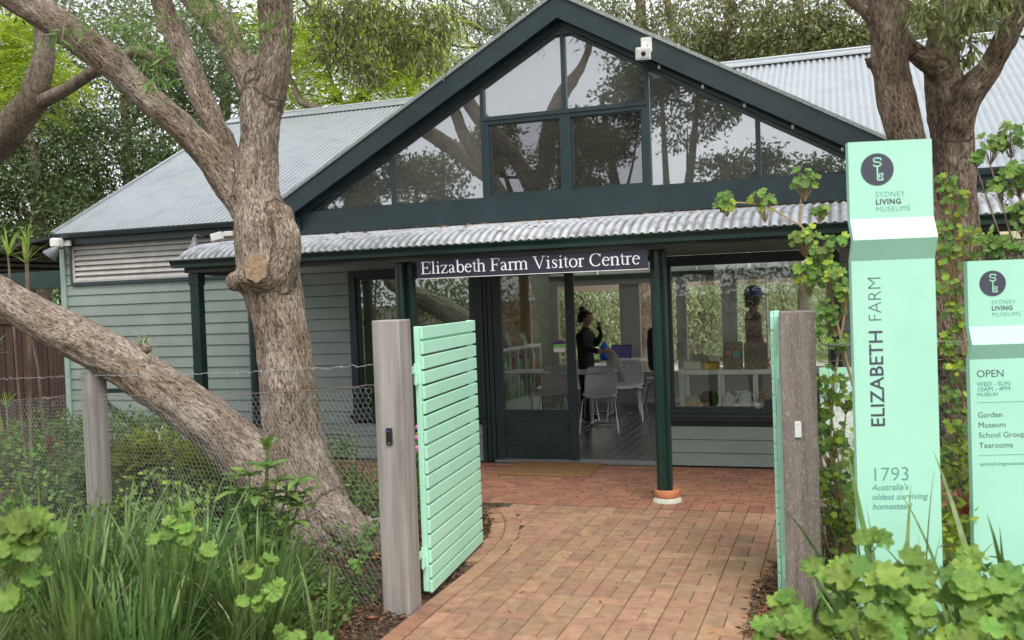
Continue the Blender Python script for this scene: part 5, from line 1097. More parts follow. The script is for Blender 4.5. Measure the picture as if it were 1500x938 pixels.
PAL = [strap_leaf(L, .028, ln, cu, 70+k, 7).mesh('leaf', 'leaf_palm') for k, (L, ln, cu) in enumerate([(.42, .5, .9), (.38, 1.1, 1.0), (.36, .1, .6)])]
RED = [strap_leaf(.16, .022, ln, .3, 80+k, 5).mesh('leaf', 'leaf_red') for k, ln in enumerate((.15, .5, .8))]
def orient(o, d, roll=0.):
    q = Vector((0, 0, 1)).rotation_difference(Vector(d).normalized()); o.rotation_mode = 'QUATERNION'; o.rotation_quaternion = q @ Quaternion((0, 0, 1), roll)
def leafy(name, label, cat, base, heads, meshes, stem_m='stem_green', size=1., seed=1, up=.75, face=.5, spread=.85, group=None, alt=None, altp=0., stems=None, sr=.004):
    """heads: (centre, radius, count); leaves set round each head on thin stalks from a shared stem"""
    R = random.Random(seed); base = Vector(base); t = thing(name, label, cat, base, group); mb = MB(); mb.tube([base, base+Vector((0, 0, .05))], sr, 5)
    for c, r, n in heads:
        c = Vector(c); low = c-UP*r*1.2-(c-CC).normalized()*-.0
        if stems is None: mid = base.lerp(low, .55)+Vector((R.uniform(-.04, .04), R.uniform(-.04, .04), .05)); mb.tube([base, mid, low], [sr*1.4, sr*1.1, sr], 5)
        for k in range(n):
            v = Vector((R.gauss(0, 1), R.gauss(0, 1), R.gauss(0, .8))); v.normalize(); v *= R.random()**.4
            if v.dot((CC-c).normalized()) < -.2: v = -v
            p = c+v*r*spread; d = UP*up+(CC-c).normalized()*face+v*.7+Vector((R.gauss(0, .22), R.gauss(0, .22), R.gauss(0, .15)))
            me = R.choice(alt) if (alt and R.random() < altp) else R.choice(meshes)
            o = bpy.data.objects.new('leaf', me); COL.objects.link(o); o.parent = t; o.location = p-base; orient(o, d, R.uniform(0, 6.28)); s = size*R.uniform(.65, 1.25); o.scale = (s, s, s)
            mb.tube([low, p-d.normalized()*.004], [sr*.5, sr*.35], 3, cap=False)
    for P, rr in (stems or []): mb.tube([Vector(p) for p in P], rr, 6)
    mb.build('stem', stem_m, t); return t
def rosette(name, label, cat, base, heads, meshes, seed=1, group=None, stem_m='stem_green', size=1., sr=.005, rot0=True):
    R = random.Random(seed); base = Vector(base); t = thing(name, label, cat, base, group); mb = MB()
    for c, n, s0, tilt in heads:
        c = Vector(c); mb.tube([base, base.lerp(c, .5)+Vector((R.uniform(-.03, .03), 0, .02)), c], [sr*1.3, sr, sr*.8], 6); a0 = R.uniform(0, 6.28)
        for k in range(n):
            o = bpy.data.objects.new('leaf', R.choice(meshes)); COL.objects.link(o); o.parent = t; o.location = c-base+Vector((0, 0, R.uniform(-.01, .01)))
            o.rotation_euler = (R.gauss(0, .12), -tilt+R.gauss(0, .16), a0+k*2*PI/n+R.gauss(0, .2)); s = size*s0*R.uniform(.75, 1.2); o.scale = (s, s, s)
    mb.build('stem', stem_m, t); return t
def clump(label, base, n, meshes=STR, seed=1, size=1., spread=.10, dry=.09, inner=170, name='strap_leaf_clump', cat='plant', group='strap-leaved clumps in the left bed'):
    R = random.Random(seed); base = Vector(base); t = thing(name, label, cat, base, group)
    for k in range(n):
        me = R.choice(STD) if R.random() < dry else R.choice(meshes)
        o = bpy.data.objects.new('leaf', me); COL.objects.link(o); o.parent = t; a = R.uniform(0, 6.28); r = R.random()**.5*spread; o.location = (r*math.cos(a), r*math.sin(a), R.uniform(-.08, 0))
        o.rotation_euler = (R.gauss(0, .10), R.gauss(0, .08), a+R.gauss(0, .5)); s = size*R.uniform(.6, 1.08); o.scale = (s, s, s)
    if inner:
        V = []; F = []
        for k in range(inner):
            me = R.choice(meshes); a = R.uniform(0, 6.28); r = R.random()**.5*spread*1.4; M = Matrix.Translation((r*math.cos(a), r*math.sin(a), -.05)) @ Matrix.Rotation(a+R.gauss(0, .6), 4, 'Z') @ Matrix.Scale(size*R.uniform(.4, .8), 4); b0 = len(V)
            V += [tuple(M @ v.co) for v in me.vertices]; F += [[b0+i for i in p.vertices] for p in me.polygons]
        o = bpy.data.objects.new('inner_leaves', np_mesh('inner_leaves', V, F, 'leaf_strap', smooth=True)); COL.objects.link(o); o.parent = t; o['kind'] = 'stuff'
    return t
clump('strap-leaved clump in the middle of the left foreground', (-3.22, 3.95, 0), 64, seed=1)
clump('strap-leaved clump left of the tall foreground one, below the fence post', (-3.72, 3.85, 0), 58, seed=2)
clump('strap-leaved clump near the lower left corner', (-4.0, 3.5, 0), 50, seed=3, size=.85)
clump('strap-leaved clump leaning right towards the path', (-2.82, 4.05, 0), 52, seed=4, size=.9)
clump('strap-leaved clump behind the foreground clumps against the netting', (-3.5, 4.55, 0), 36, seed=5, size=.92)
clump('low strap-leaved clump at the bottom edge of the photo', (-3.05, 3.5, 0), 34, seed=6, size=.85)
clump('strap-leaved clump spilling over the bottom left corner', (-3.7, 3.15, 0), 46, seed=21, size=.95)
clump('strap-leaved clump in the lower middle of the left bed', (-3.35, 3.45, 0), 48, seed=22, size=.95)
clump('strap-leaved clump between the tall ones and the netting', (-3.95, 4.35, 0), 44, seed=23, size=.9)
clump('strap-leaved clump low beside the netting below the trunk', (-3.05, 4.6, 0), 34, seed=24, size=.78)
clump('arching strap-leaved tuft reaching toward the path edge', (-2.72, 3.85, 0), 34, seed=25, size=.72)
clump('small strap-leaved tuft nearest the grey gate post', (-2.62, 4.35, 0), 18, seed=7, size=.55, inner=16, spread=.06)
clump('strap-leaved clump at the far left in front of the netting', (-4.6, 4.5, 0), 36, seed=8, size=.8)
clump('broad strap-leaved plant behind the netting right of the big trunk', at(520, 712, 7.7)*Vector((1, 1, 0)) if False else (at(520, 700, 7.8).x, 7.8, 0), 26, seed=9, size=.62, name='agapanthus', group=None, inner=20, spread=.12)
clump('dark strap-leaved plant behind the netting near the fence post', (-5.3, 6.6, 0), 26, seed=10, size=.6, inner=30, group=None)
# right side straps in front of the mint signs
clump('thin strap leaves crossing the lower part of the shorter sign', (.60, 4.0, 0), 22, [STR[3], STR[5], STR[1]], seed=11, size=1.2, dry=.1, inner=6, spread=.16, group='strap-leaved plants before the signs')
clump('thin strap leaves crossing the foot of the tall sign', (.19, 4.15, 0), 14, [STR[3], STR[5]], seed=12, size=1.12, dry=.25, inner=4, spread=.1, group='strap-leaved plants before the signs')
clump('grassy tuft at the foot of the brown gate post', (-.14, 4.85, 0), 18, seed=13, size=.55, inner=14, spread=.09, group='strap-leaved plants before the signs')
def hd(lst, s=1.): return [(atd(x, y, D), r, n) for x, y, D, r, n in lst]
leafy('geranium', 'lime green round-leaved geranium at the left edge', 'plant', (-3.35, 2.6, 0), hd([(30, 762, 3.3, .09, 9), (10, 800, 3.25, .10, 9), (70, 785, 3.3, .05, 5), (25, 850, 3.3, .10, 7), (55, 770, 3.35, .06, 4)]), GER, seed=1, size=1.0, sr=.006)
leafy('geranium', 'small geranium rising out of the strap leaves below the sloping stem', 'plant', (-3.05, 3.75, 0), hd([(268, 752, 4.05, .03, 2), (248, 772, 4.05, .05, 4), (282, 782, 4.05, .05, 4), (236, 795, 4.05, .05, 3), (302, 808, 4.05, .04, 3), (265, 800, 4.1, .05, 3)]), GER, seed=2, size=.8)
leafy('geranium', 'small geranium between strap leaves and the gate post bed', 'plant', (-2.75, 3.7, 0), hd([(392, 822, 3.9, .03, 3), (366, 842, 3.85, .04, 4), (400, 858, 3.85, .04, 4), (350, 880, 3.85, .03, 2), (385, 885, 3.85, .05, 3)]), GER, seed=3, size=.72)
leafy('geranium', 'low geranium at the bottom edge left of the path', 'plant', (-2.4, 3.6, 0), hd([(412, 924, 3.7, .03, 3), (440, 930, 3.7, .05, 4), (470, 945, 3.7, .04, 3)]), GER, seed=4, size=.7)
leafy('geranium', 'big lime green geranium in the lower right corner before the mint signs', 'plant', (.28, 3.1, 0), hd([(1275, 785, 3.25, .05, 4), (1240, 842, 3.15, .09, 8), (1325, 845, 3.15, .11, 10), (1295, 870, 3.05, .11, 9), (1400, 862, 3.1, .12, 10), (1450, 895, 3.05, .12, 10), (1350, 915, 3.0, .12, 9),
    (1485, 855, 3.1, .08, 6), (1425, 818, 3.2, .04, 3), (1500, 905, 3.0, .09, 6), (1280, 925, 3.0, .10, 8), (1420, 930, 2.95, .10, 7), (1195, 832, 3.3, .025, 2)]), GER, seed=5, size=.92, sr=.006)
leafy('geranium', 'low geranium spilling over the right edge of the path', 'plant', (-.05, 3.4, 0), hd([(1150, 895, 3.4, .06, 6), (1120, 928, 3.3, .05, 5), (1190, 925, 3.2, .09, 8), (1230, 905, 3.2, .06, 5), (1155, 925, 3.3, .05, 4)]), GER, seed=6, size=.85)
def hy(lst): return [(at(x, y, Y), px2m(r*1.4, at(x, y, Y)), int(n*2.5)) for x, y, Y, r, n in lst]
def sy(lst): return [at(x, y, Y) for x, y, Y in lst]
leafy('climbing_plant', 'lobed-leaf climber on crossed canes between the brown post and the tall sign', 'plant', (.0, 5.75, 0), hy([(1065, 293, 5.8, 15, 7), (1120, 297, 5.8, 18, 9), (1178, 265, 5.8, 18, 9), (1200, 308, 5.8, 12, 5), (1180, 348, 5.8, 18, 9), (1203, 368, 5.8, 20, 10), (1228, 350, 5.8, 12, 5), (1185, 395, 5.8, 24, 12), (1215, 402, 5.8, 24, 12), (1236, 432, 5.8, 14, 7), (1220, 458, 5.8, 20, 10), (1200, 485, 5.8, 10, 4), (1228, 502, 5.8, 14, 6)]),
      CLI, 'cane', seed=7, size=.68, alt=CLY, altp=.2, face=.8, up=.6, stems=[(sy([(1212, 400, 5.8), (1225, 470, 5.8), (1240, 530, 5.8), (1256, 590, 5.8), (1262, 760, 5.8)]), .008), (sy([(1244, 420, 5.8), (1232, 490, 5.8), (1222, 560, 5.8), (1216, 640, 5.8), (1232, 760, 5.8)]), .008), (sy([(1215, 402, 5.8), (1190, 348, 5.8), (1172, 330, 5.8), (1120, 300, 5.8), (1066, 296, 5.8)]), .005), (sy([(1172, 332, 5.8), (1172, 300, 5.8), (1180, 268, 5.8)]), .005)], sr=.004)
leafy('climbing_plant', 'low lobed-leaf vine beside the brown post, before the pale notice board', 'plant', (-.02, 5.6, 0), hy([(1200, 622, 5.55, 14, 8), (1206, 600, 5.55, 12, 7), (1215, 562, 5.6, 22, 12), (1238, 585, 5.6, 14, 8), (1222, 640, 5.6, 20, 11), (1190, 655, 5.5, 18, 10), (1228, 700, 5.6, 24, 14), (1196, 700, 5.5, 18, 10), (1215, 750, 5.6, 26, 14), (1240, 770, 5.6, 20, 9)]),
      CLI, 'cane', seed=8, size=.62, alt=CLY, altp=.4, face=.8, up=.6)
leafy('climbing_plant', 'leafy vine filling the gap between the two mint signs', 'plant', (.95, 6.1, 0), hy([(1390, 270, 6.1, 16, 8), (1400, 300, 6.1, 22, 10), (1388, 335, 6.1, 18, 8), (1420, 350, 6.1, 24, 10), (1395, 375, 6.1, 22, 10), (1390, 420, 6.1, 20, 11), (1402, 460, 6.1, 20, 11), (1388, 500, 6.1, 18, 10), (1405, 540, 6.1, 20, 11), (1392, 580, 6.1, 20, 11), (1405, 620, 6.1, 20, 11), (1395, 660, 6.1, 20, 11), (1408, 700, 6.1, 20, 11), (1398, 745, 6.1, 20, 11), (1412, 790, 6.1, 22, 11)]),
      CLI, 'cane', seed=9, size=.62, alt=CLY, altp=.4, face=.8, up=.6)
leafy('climbing_plant', 'darker vine above the shorter sign at the right edge', 'plant', (1.35, 5.9, 0), hy([(1450, 212, 5.9, 18, 9), (1480, 200, 5.9, 20, 10), (1492, 250, 5.9, 24, 12), (1468, 275, 5.9, 16, 8), (1496, 312, 5.9, 22, 11), (1445, 362, 5.9, 20, 10), (1478, 350, 5.9, 26, 12), (1500, 365, 5.9, 20, 8), (1430, 230, 5.9, 10, 4)]),
      [m_ for m_ in OVL[:1]]+CLI, 'twig', seed=10, size=.68, face=.8, up=.6)
rosette('shrub', 'leafy green shrub of oval leaves at the foot of the big trunk', 'shrub', (-3.42, 5.02, 0), [(atd(x, y, 5.35), n, s, ti) for x, y, n, s, ti in [(345, 720, 8, 1, .3), (360, 765, 8, 1, .2), (398, 790, 8, 1, .2), (428, 735, 8, 1, .4), (405, 708, 8, 1, .3), (345, 700, 7, .9, .4), (380, 750, 8, 1., .3), (365, 698, 8, 1.0, .3), (392, 685, 9, 1.2, .45), (391, 660, 5, .9, .9), (441, 742, 8, 1.0, .4), (437, 704, 7, 1.0, .2), (449, 721, 6, .9, .2), (398, 732, 8, 1.0, .3), (375, 724, 8, 1.0, .2), (432, 765, 7, .9, .2), (380, 783, 8, 1.0, .2), (410, 760, 8, 1.0, .3), (355, 745, 7, 1., .3), (420, 720, 8, 1., .3)]], OVL, seed=3, size=1.3)
rosette('dracaena', 'cream-striped rosette plant behind the netting, right of the fence post', 'plant', (-5.35, 7.3, 0), [(at(x, y, 7.3), n, s, 0) for x, y, n, s in [(232, 655, 15, .8), (258, 640, 14, .8), (268, 690, 22, 1.1), (215, 672, 10, .7)]], VAR, seed=4, stem_m='twig', sr=.014)
rosette('spiky_plant', 'cream-striped leaves showing above the sloping stem against the weatherboards', 'plant', (-6.6, 8.3, 0), [(at(212, 522, 8.3), 11, .9, .2)], VAR, seed=14, stem_m='twig', sr=.012)
rosette('palm_tuft', 'yellow-green tuft of narrow leaves growing at the left edge before the lean-to', 'plant', (at(30, 420, 6.6).x, 6.6, 0), [(at(38, 385, 6.5), 16, .62, .1), (at(12, 375, 6.5), 14, .62, .0), (at(40, 362, 6.5), 10, .6, .3)], PAL, seed=5, stem_m='twig', sr=.012)
rosette('palm_tuft', 'green fan of narrow leaves low at the left edge before the dark fence', 'plant', (at(8, 620, 6.9).x, 6.9, 0), [(at(10, 598, 6.9), 12, .45, .5), (at(-10, 520, 6.9), 12, .6, 0), (at(5, 640, 6.9), 12, .6, 0)], PAL, seed=6, stem_m='twig', sr=.012)
for (x, y, Y, lab) in ((150, 672, 6.9, 'red spiky bromeliad just right of the fence post'), (170, 665, 7.1, 'red spiky bromeliad farther from the fence post'), (76, 657, 7.0, 'small red bromeliad left of the fence post'), (1216, 690, 5.9, 'reddish bud head low beside the tall sign'), (1413, 750, 5.7, 'dark red bud head between the signs')):
    c = at(x, y, Y); rosette('bromeliad', lab, 'plant', (c.x, c.y, 0), [(c, 11, .9, .0), (c-UP*.06, 9, .9, 0)], RED, seed=int(x), group='red bromeliads', stem_m='twig', sr=.008)
leafy('leafy_shrub', 'soft green small-leaved shrub behind the netting at the far left', 'shrub', (-6.6, 6.55, 0), hy([(30, 690, 6.5, 26, 12), (75, 700, 6.5, 24, 12), (20, 730, 6.4, 26, 12), (95, 735, 6.4, 22, 10), (60, 660, 6.5, 22, 9), (10, 655, 6.5, 24, 9)]), CLI, seed=31, size=.62, face=.8, up=.6)
leafy('leafy_shrub', 'soft green small-leaved shrub behind the netting below the sloping stem', 'shrub', (-4.75, 6.0, 0), hy([(190, 720, 6.2, 22, 10), (230, 700, 6.2, 22, 10), (260, 730, 6.1, 22, 10), (215, 745, 6.1, 22, 10), (300, 720, 6.1, 20, 9), (285, 750, 6.0, 22, 9)]), CLI, seed=32, size=.6, alt=CLY, altp=.3, face=.8, up=.6)
leafy('leafy_shrub', 'little lobed-leaf plant at the netting foot beside the grey gate post', 'shrub', (-2.95, 5.25, 0), hy([(535, 800, 5.1, 16, 8), (520, 825, 5.05, 14, 7), (545, 775, 5.1, 12, 6)]), CLI, seed=33, size=.5, face=.8, up=.6)
# ground cover and undergrowth nobody could count
def cover(name, boxes, L, W, m, rng=RNG, droop=-.1):
    Bs = []
    for (x0, x1, y0, y1, z0, z1, n) in boxes:
        k = max(8, n//90); c = rng.uniform([x0, y0, z0], [x1, y1, z1], (k, 3)); c[:, 2] = z0+(z1-z0)*rng.random(k)**1.3; b = c[rng.integers(0, k, n)]+rng.normal(size=(n, 3))*.07; b[:, 2] = np.abs(b[:, 2]); Bs.append(b)
    B = np.concatenate(Bs); D = rng.normal(size=B.shape); D[:, 2] = D[:, 2]*.5+.3; D /= np.linalg.norm(D, axis=1)[:, None]
    return add_fol(name, leaf_quads(B, D, L, W, rng), m, None, kind='stuff')
cover('undergrowth', [(-9, -6.0, 6.9, 8.6, .0, .75, 9000), (-6.6, -4.3, 6.3, 7.9, 0, .5, 8000), (-7.5, -5.8, 6.6, 7.4, .1, .8, 5000), (-4.4, -3.3, 6.9, 8.0, 0, .25, 2500), (-5.2, -3.7, 5.6, 6.2, 0, .28, 3000)], .045, .026, 'leaf_fine')
cover('undergrowth', [(-6.4, -4.6, 5.0, 5.9, 0, .35, 5000), (-4.9, -3.2, 4.3, 5.2, 0, .3, 4000), (-3.4, -2.8, 5.05, 5.5, 0, .25, 1100), (-3.2, -2.65, 4.4, 4.9, 0, .05, 500), (-5.2, -3.2, 2.6, 4.0, 0, .4, 5000)], .04, .026, 'leaf_fine')
cover('undergrowth', [(.0, 3.2, 5.6, 6.3, 0, .9, 7000), (-.05, .6, 5.2, 5.8, 0, .5, 2500), (.0, 1.6, 3.0, 4.6, 0, .45, 5000), (.6, 3.5, 7.9, 9.2, 0, .8, 4000)], .05, .034, 'leaf_yellow')
cover('undergrowth', [(-.05, 2.5, 3.0, 5.2, 0, .5, 5000), (-.1, .6, 4.6, 5.6, 0, .35, 1500)], .055, .034, 'leaf_fine')
cover('undergrowth', [(-6.6, -5.5, 6.5, 7.4, .35, .65, 700), (-5.2, -4.6, 6.6, 7.2, .2, .55, 500)], .12, .05, 'leaf_yellow')
def litter(name, boxes, m, L=.05, W=.012, flat=.25):
    Bs = []
    for (x0, x1, y0, y1, zf, n) in boxes:
        b = RNG.uniform([x0, y0, 0], [x1, y1, 0], (n, 3)); le = np.array([left_edge(y) for y in b[:, 1]]); b = b[(name != 'leaf_litter') | (b[:, 0] > -1) | (b[:, 0] < le-np.where(b[:, 1] > 5.9, .25, .13))] if name == 'leaf_litter' else b; n = len(b); b[:, 2] = [zf(x, y) for x, y in b[:, :2]]+RNG.random(n)*.02; Bs.append(b)
    B = np.concatenate(Bs); D = RNG.normal(size=B.shape); D[:, 2] *= flat; D /= np.linalg.norm(D, axis=1)[:, None]
    return add_fol(name, leaf_quads(B, D, L, W, RNG), m, None, kind='stuff')
gz = lambda x, y: -.02
bed = lambda x, y: -.015+.03*max(0, min(1, (left_edge(y)-.13-x)*3))
litter('leaf_litter', [(-4.6, -2.5, 4.2, 7.7, gz, 9000), (-3.6, -2.42, 5.9, 7.7, bed, 5000), (-2.75, -2.4, 4.3, 5.9, gz, 1500), (-.40, .3, 4.4, 7.7, gz, 4000), (-.47, -.38, 4.7, 6.4, lambda x, y: .003, 500), (-.54, -.45, 5.0, 5.9, lambda x, y: .003, 160), (-8, -4.6, 5, 8, gz, 4000)], 'mulch', .055, .012)
litter('leaf_litter', [(-3.5, -2.45, 5.9, 7.6, bed, 600), (-4.2, -2.45, 4.3, 6, gz, 260), (-.42, .0, 4.4, 7.2, gz, 420), (-.50, -.36, 4.9, 6.3, lambda x, y: .004, 90)], 'orange_leaf', .07, .016)
litter('fallen_leaves', [(-2.2, -.45, 4.4, 7.7, lambda x, y: .004, 60), (-3.3, -.8, 7.9, 9.0, lambda x, y: .004, 8)], 'orange_leaf', .045, .012, .08)
def vz(x, y): return float(np.interp(y, [p[0] for p in prof], [p[1] for p in prof]))+.004
litter('roof_litter', [(-6.1, 1.2, 8.0, 9.6, vz, 170)], 'orange_leaf', .06, .014, .06)
t = thing('rock', 'grey rock half buried beside the trunk root behind the netting', 'rock', at(525, 762, 6.35)*Vector((1, 1, 0)))
b = MB(); c = at(525, 762, 6.35); R = random.Random(9); b.lathe((c.x, c.y, -.08), [(.0, -.05), (.26, 0), (.30, .12), (.22, .24), (.10, .30), (0, .31)], 12)
b.v = [(x+R.uniform(-.02, .02)+(z)*.3, y+R.uniform(-.03, .03), z*.8+R.uniform(-.02, .02)) for x, y, z in b.v]; b.build('boulder', 'stone_grey', t)
# ------------------------------------------------------------------ inside the room
FZ = .02
def chair_proto():
    t = thing('cafe_chair', 'x', 'chair', (0, 0, 0), 'white cafe chairs in the room'); mb = MB()
    P = [(-.20, .46), (-.10, .452), (.06, .45), (.15, .47), (.20, .53), (.225, .62), (.24, .72), (.25, .83)]      # (y back, z): profile, back at +y
    n = 10; vs = []
    for k, (y, z) in enumerate(P):
        wv = [.20, .215, .22, .215, .21, .215, .205, .17][k]
        for i in range(n+1):
            u = -1+2*i/n; lift = .035*abs(u)**3*(1 if k < 4 else 0); fw = -.035*u*u*(1 if k >= 4 else 0); vs.append((u*wv, y+fw, z+lift-(.02*abs(u)**3 if k == 7 else 0)))
    m_ = len(vs); fs = [(k*(n+1)+i, k*(n+1)+i+1, (k+1)*(n+1)+i+1, (k+1)*(n+1)+i) for k in range(len(P)-1) for i in range(n)]
    mb.add(vs, fs, 0, True); me = evalmesh(mb.mesh('shell', 'chair_shell'), [('SOLIDIFY', dict(thickness=.012)), ('SUBSURF', dict(levels=1))], 'shell'); link('shell', me, t)
    for sx in (-1, 1):
        for sy in (-1, 1):
            b = MB(); b.tube([(sx*.10, sy*.06, .44), (sx*.19, sy*.15+.01, .435), (sx*.205, sy*.165+.01, .40), (sx*.25, sy*.24, .0)], .0085, 8); build_local(b, 'leg', 'chrome', t)
    return t
def place(o, x, y, rz, label): o.location = (x, y, FZ); o.rotation_euler = (0, 0, rz); o['label'] = label
ch = chair_proto(); place(ch, -2.98, 12.02, math.radians(180), 'nearest white shell chair just inside the doorway, its back to the door')
ch.rotation_euler = (0, 0, math.radians(172+180-180)); ch.rotation_euler = (0, 0, math.radians(8)); ch.rotation_euler.z = math.radians(188)
for x, y, rz, lb in ((-2.86, 13.12, 182, 'second white chair behind the nearest one, back to the door'), (-2.62, 14.25, 95, 'white chair turned sideways near the back wall beside the doorway post'), (-3.72, 12.25, 170, 'white chair seen through the sliding door glass, left of the others'),
                     (-3.55, 13.1, 200, 'white chair behind the glass farther back by the second table'), (-3.05, 13.95, 0, 'white chair on the far side before the laptop table'), (-3.95, 12.9, 90, 'white chair at the far left of the tables behind the glass')):
    c_ = dup(ch); place(c_, x, y, math.radians(rz), lb)
for o_ in [o for o in COL.objects if o.get('category') == 'chair']: o_.rotation_euler.z += PI
def table_proto():
    t = thing('cafe_table', 'x', 'table', (0, 0, 0), 'white square cafe tables'); b = MB(); b.box(-.33, .33, -.33, .33, .715, .74, c=.006); build_local(b, 'table_top', 'table_white', t)
    b = MB(); b.tube([(0, 0, .03), (0, 0, .715)], .028, 12); build_local(b, 'pedestal', 'chrome', t)
    for a in (0, 1):
        b = MB(); d = (.29, 0, 0) if a == 0 else (0, .29, 0); e = (0, .018, 0) if a == 0 else (.018, 0, 0); b.rbox((0, 0, .035-.004*a), (d, e, (0, 0, .012)), 0, .004); build_local(b, 'foot', 'chrome', t)
    return t
tb_ = table_proto(); tb_.location = (-3.22, 12.52, FZ); tb_['label'] = 'white square table nearest the doorway on a chrome cross foot'
for x, y, lb in ((-3.2, 13.62, 'white square table behind the first one in the doorway'), (-2.95, 14.6, 'white table by the back windows carrying the laptop'), (-4.1, 12.6, 'white square table seen through the sliding door glass')):
    c_ = dup(tb_); c_.location = (x, y, FZ); c_['label'] = lb
t = thing('laptop', 'open laptop with a violet screen on the table by the back windows', 'laptop', at(908, 532, 14.45)); c = at(908, 532, 14.45); c.z = .765
b = MB(); b.rbox(c, ((.16, 0, 0), (0, .11, 0), (0, 0, .008)), 0, .003); b.build('keyboard_base', 'black_plastic', t); b = MB(); b.rbox(c+Vector((0, .12, .11)), ((.16, 0, 0), (0, .03, .11), (0, -.006, .0015)), 0); lid = b.build('lid', 'black_plastic', t)
b = MB(); b.rbox(c+Vector((0, .108, .112)), ((.145, 0, 0), (0, .026, .096), (0, -.003, .0008)), 0); b.build('screen', 'laptop_screen', lid)
t = thing('water_container', 'blue plastic container on the table beside the laptop', 'container', at(886, 530, 14.5)); c = at(886, 530, 14.5); c.z = .76
b = MB(); b.lathe(c, [(0, 0), (.07, 0), (.075, .05), (.07, .20), (.03, .26), (.028, .29), (0, .29)], 16); b.build('body', 'blue_plastic', t)
# people
def body_mesh(J, E, Rd, name, mats, regions, root=0):
    me = bpy.data.meshes.new('scratch'); me.from_pydata(J, E, []); o = bpy.data.objects.new('scratch', me); COL.objects.link(o)
    md = o.modifiers.new('skin', 'SKIN'); md.use_smooth_shade = True; md.branch_smoothing = .6; sv = me.skin_vertices[0].data
    for i, r in enumerate(Rd): sv[i].radius = (r, r) if not isinstance(r, tuple) else r; sv[i].use_root = (i == root)
    o.modifiers.new('sub', 'SUBSURF').levels = 2; dg = bpy.context.evaluated_depsgraph_get(); dg.update()
    r = bpy.data.meshes.new_from_object(o.evaluated_get(dg)); bpy.data.objects.remove(o); r.name = name; r.materials.clear()
    for m in mats: r.materials.append(MATS[m])
    for p in r.polygons: p.material_index = regions(p.center)
    return r
def person(name_label, base, head, sh_z, hip_z, armR, armL, facing, mats, regions, wscale=1., foot=.0):
    """local frame: facing +x, right hand side is -y; joint chains given in local coordinates"""
    J = [(0, 0, hip_z), (.0, 0, hip_z+.16), (.0, 0, sh_z-.16), (.0, 0, sh_z-.03), (.01, 0, sh_z+.05), (.025, 0, sh_z+.09), (.035, 0, head-.06), (.04, 0, head), (.03, 0, head+.07)]
    R_ = [(.13*wscale, .17*wscale), (.10*wscale, .135*wscale), (.115*wscale, .16*wscale), (.09, .15), (.052, .055), (.048, .05), (.075, .068), (.098, .078), (.075, .065)]
    E = [(i, i+1) for i in range(8)]
    for s, A_ in ((-1, armR), (1, armL)):
        prev = 3; J.append((0, s*.165, sh_z-.02)); R_.append(.062); E.append((prev, len(J)-1)); prev = len(J)-1
        for p, r in A_[:3]: J.append(p); R_.append(r); E.append((prev, len(J)-1)); prev = len(J)-1
        hb = Vector(J[prev]); d = (Vector(J[prev])-Vector(J[prev-1])).normalized(); sd = d.cross(Vector((0, 1, 0))).normalized() if abs(d.y) < .9 else Vector((1, 0, 0)); up_ = sd.cross(d)
        J.append(tuple(hb+d*.06)); R_.append((.034, .02)); E.append((prev, len(J)-1)); palm = len(J)-1
        for f in range(4):
            k1 = hb+d*.095+sd*(-.027+.018*f); J.append(tuple(k1)); R_.append(.0095); E.append((palm, len(J)-1)); J.append(tuple(k1+d*.03*(1-.1*abs(f-1.5))+up_*.012)); R_.append(.0085); E.append((len(J)-2, len(J)-1)); J.append(tuple(k1+d*.042+up_*.032)); R_.append(.007); E.append((len(J)-2, len(J)-1))
        th = hb+d*.03+sd*.035; J.append(tuple(th)); R_.append(.012); E.append((palm, len(J)-1)); J.append(tuple(th+d*.035+sd*.015+up_*.015)); R_.append(.009); E.append((len(J)-2, len(J)-1))
    for s in (-1, 1):
        prev = 0
        for p, r in (((.0, s*.09, hip_z-.08), .095), ((.01, s*.095, hip_z*.53), .06), ((-.02, s*.10, .10), .042), ((-.01, s*.10, .05), .045), ((.12, s*.11, .03), .03)): J.append(p); R_.append(r); E.append((prev, len(J)-1)); prev = len(J)-1
    me = body_mesh(J, E, R_, 'body', mats, regions); t = thing('person', name_label, 'person', base); t.rotation_euler = (0, 0, facing); o = bpy.data.objects.new('body', me); COL.objects.link(o); o.parent = t; return t, head
def local_part(t, nm, mb, m): return build_local(mb, nm, m, t)
def face(t, h):
    b = MB(); b.tube([(.115, 0, h+.0), (.142, 0, h-.022), (.118, 0, h-.03)], [.009, .014, .010], 8); local_part(t, 'nose', b, 'skin')
    for s in (-1, 1):
        b = MB(); b.lathe((.112, s*.03, h+.012), [(0, -.006), (.009, -.003), (.011, 0), (.009, .003), (0, .006)], 10, axis=(1, 0, 0)); local_part(t, 'eye', b, 'hair')
        b = MB(); b.rbox((.03, s*.082, h-.005), ((.014, 0, 0), (0, .008, 0), (0, 0, .026)), 0, .005); local_part(t, 'ear', b, 'skin')
    b = MB(); b.rbox((.122, 0, h-.055), ((.006, 0, 0), (0, .022, 0), (0, 0, .005)), 0, .003); local_part(t, 'mouth', b, 'maroon_cloth')
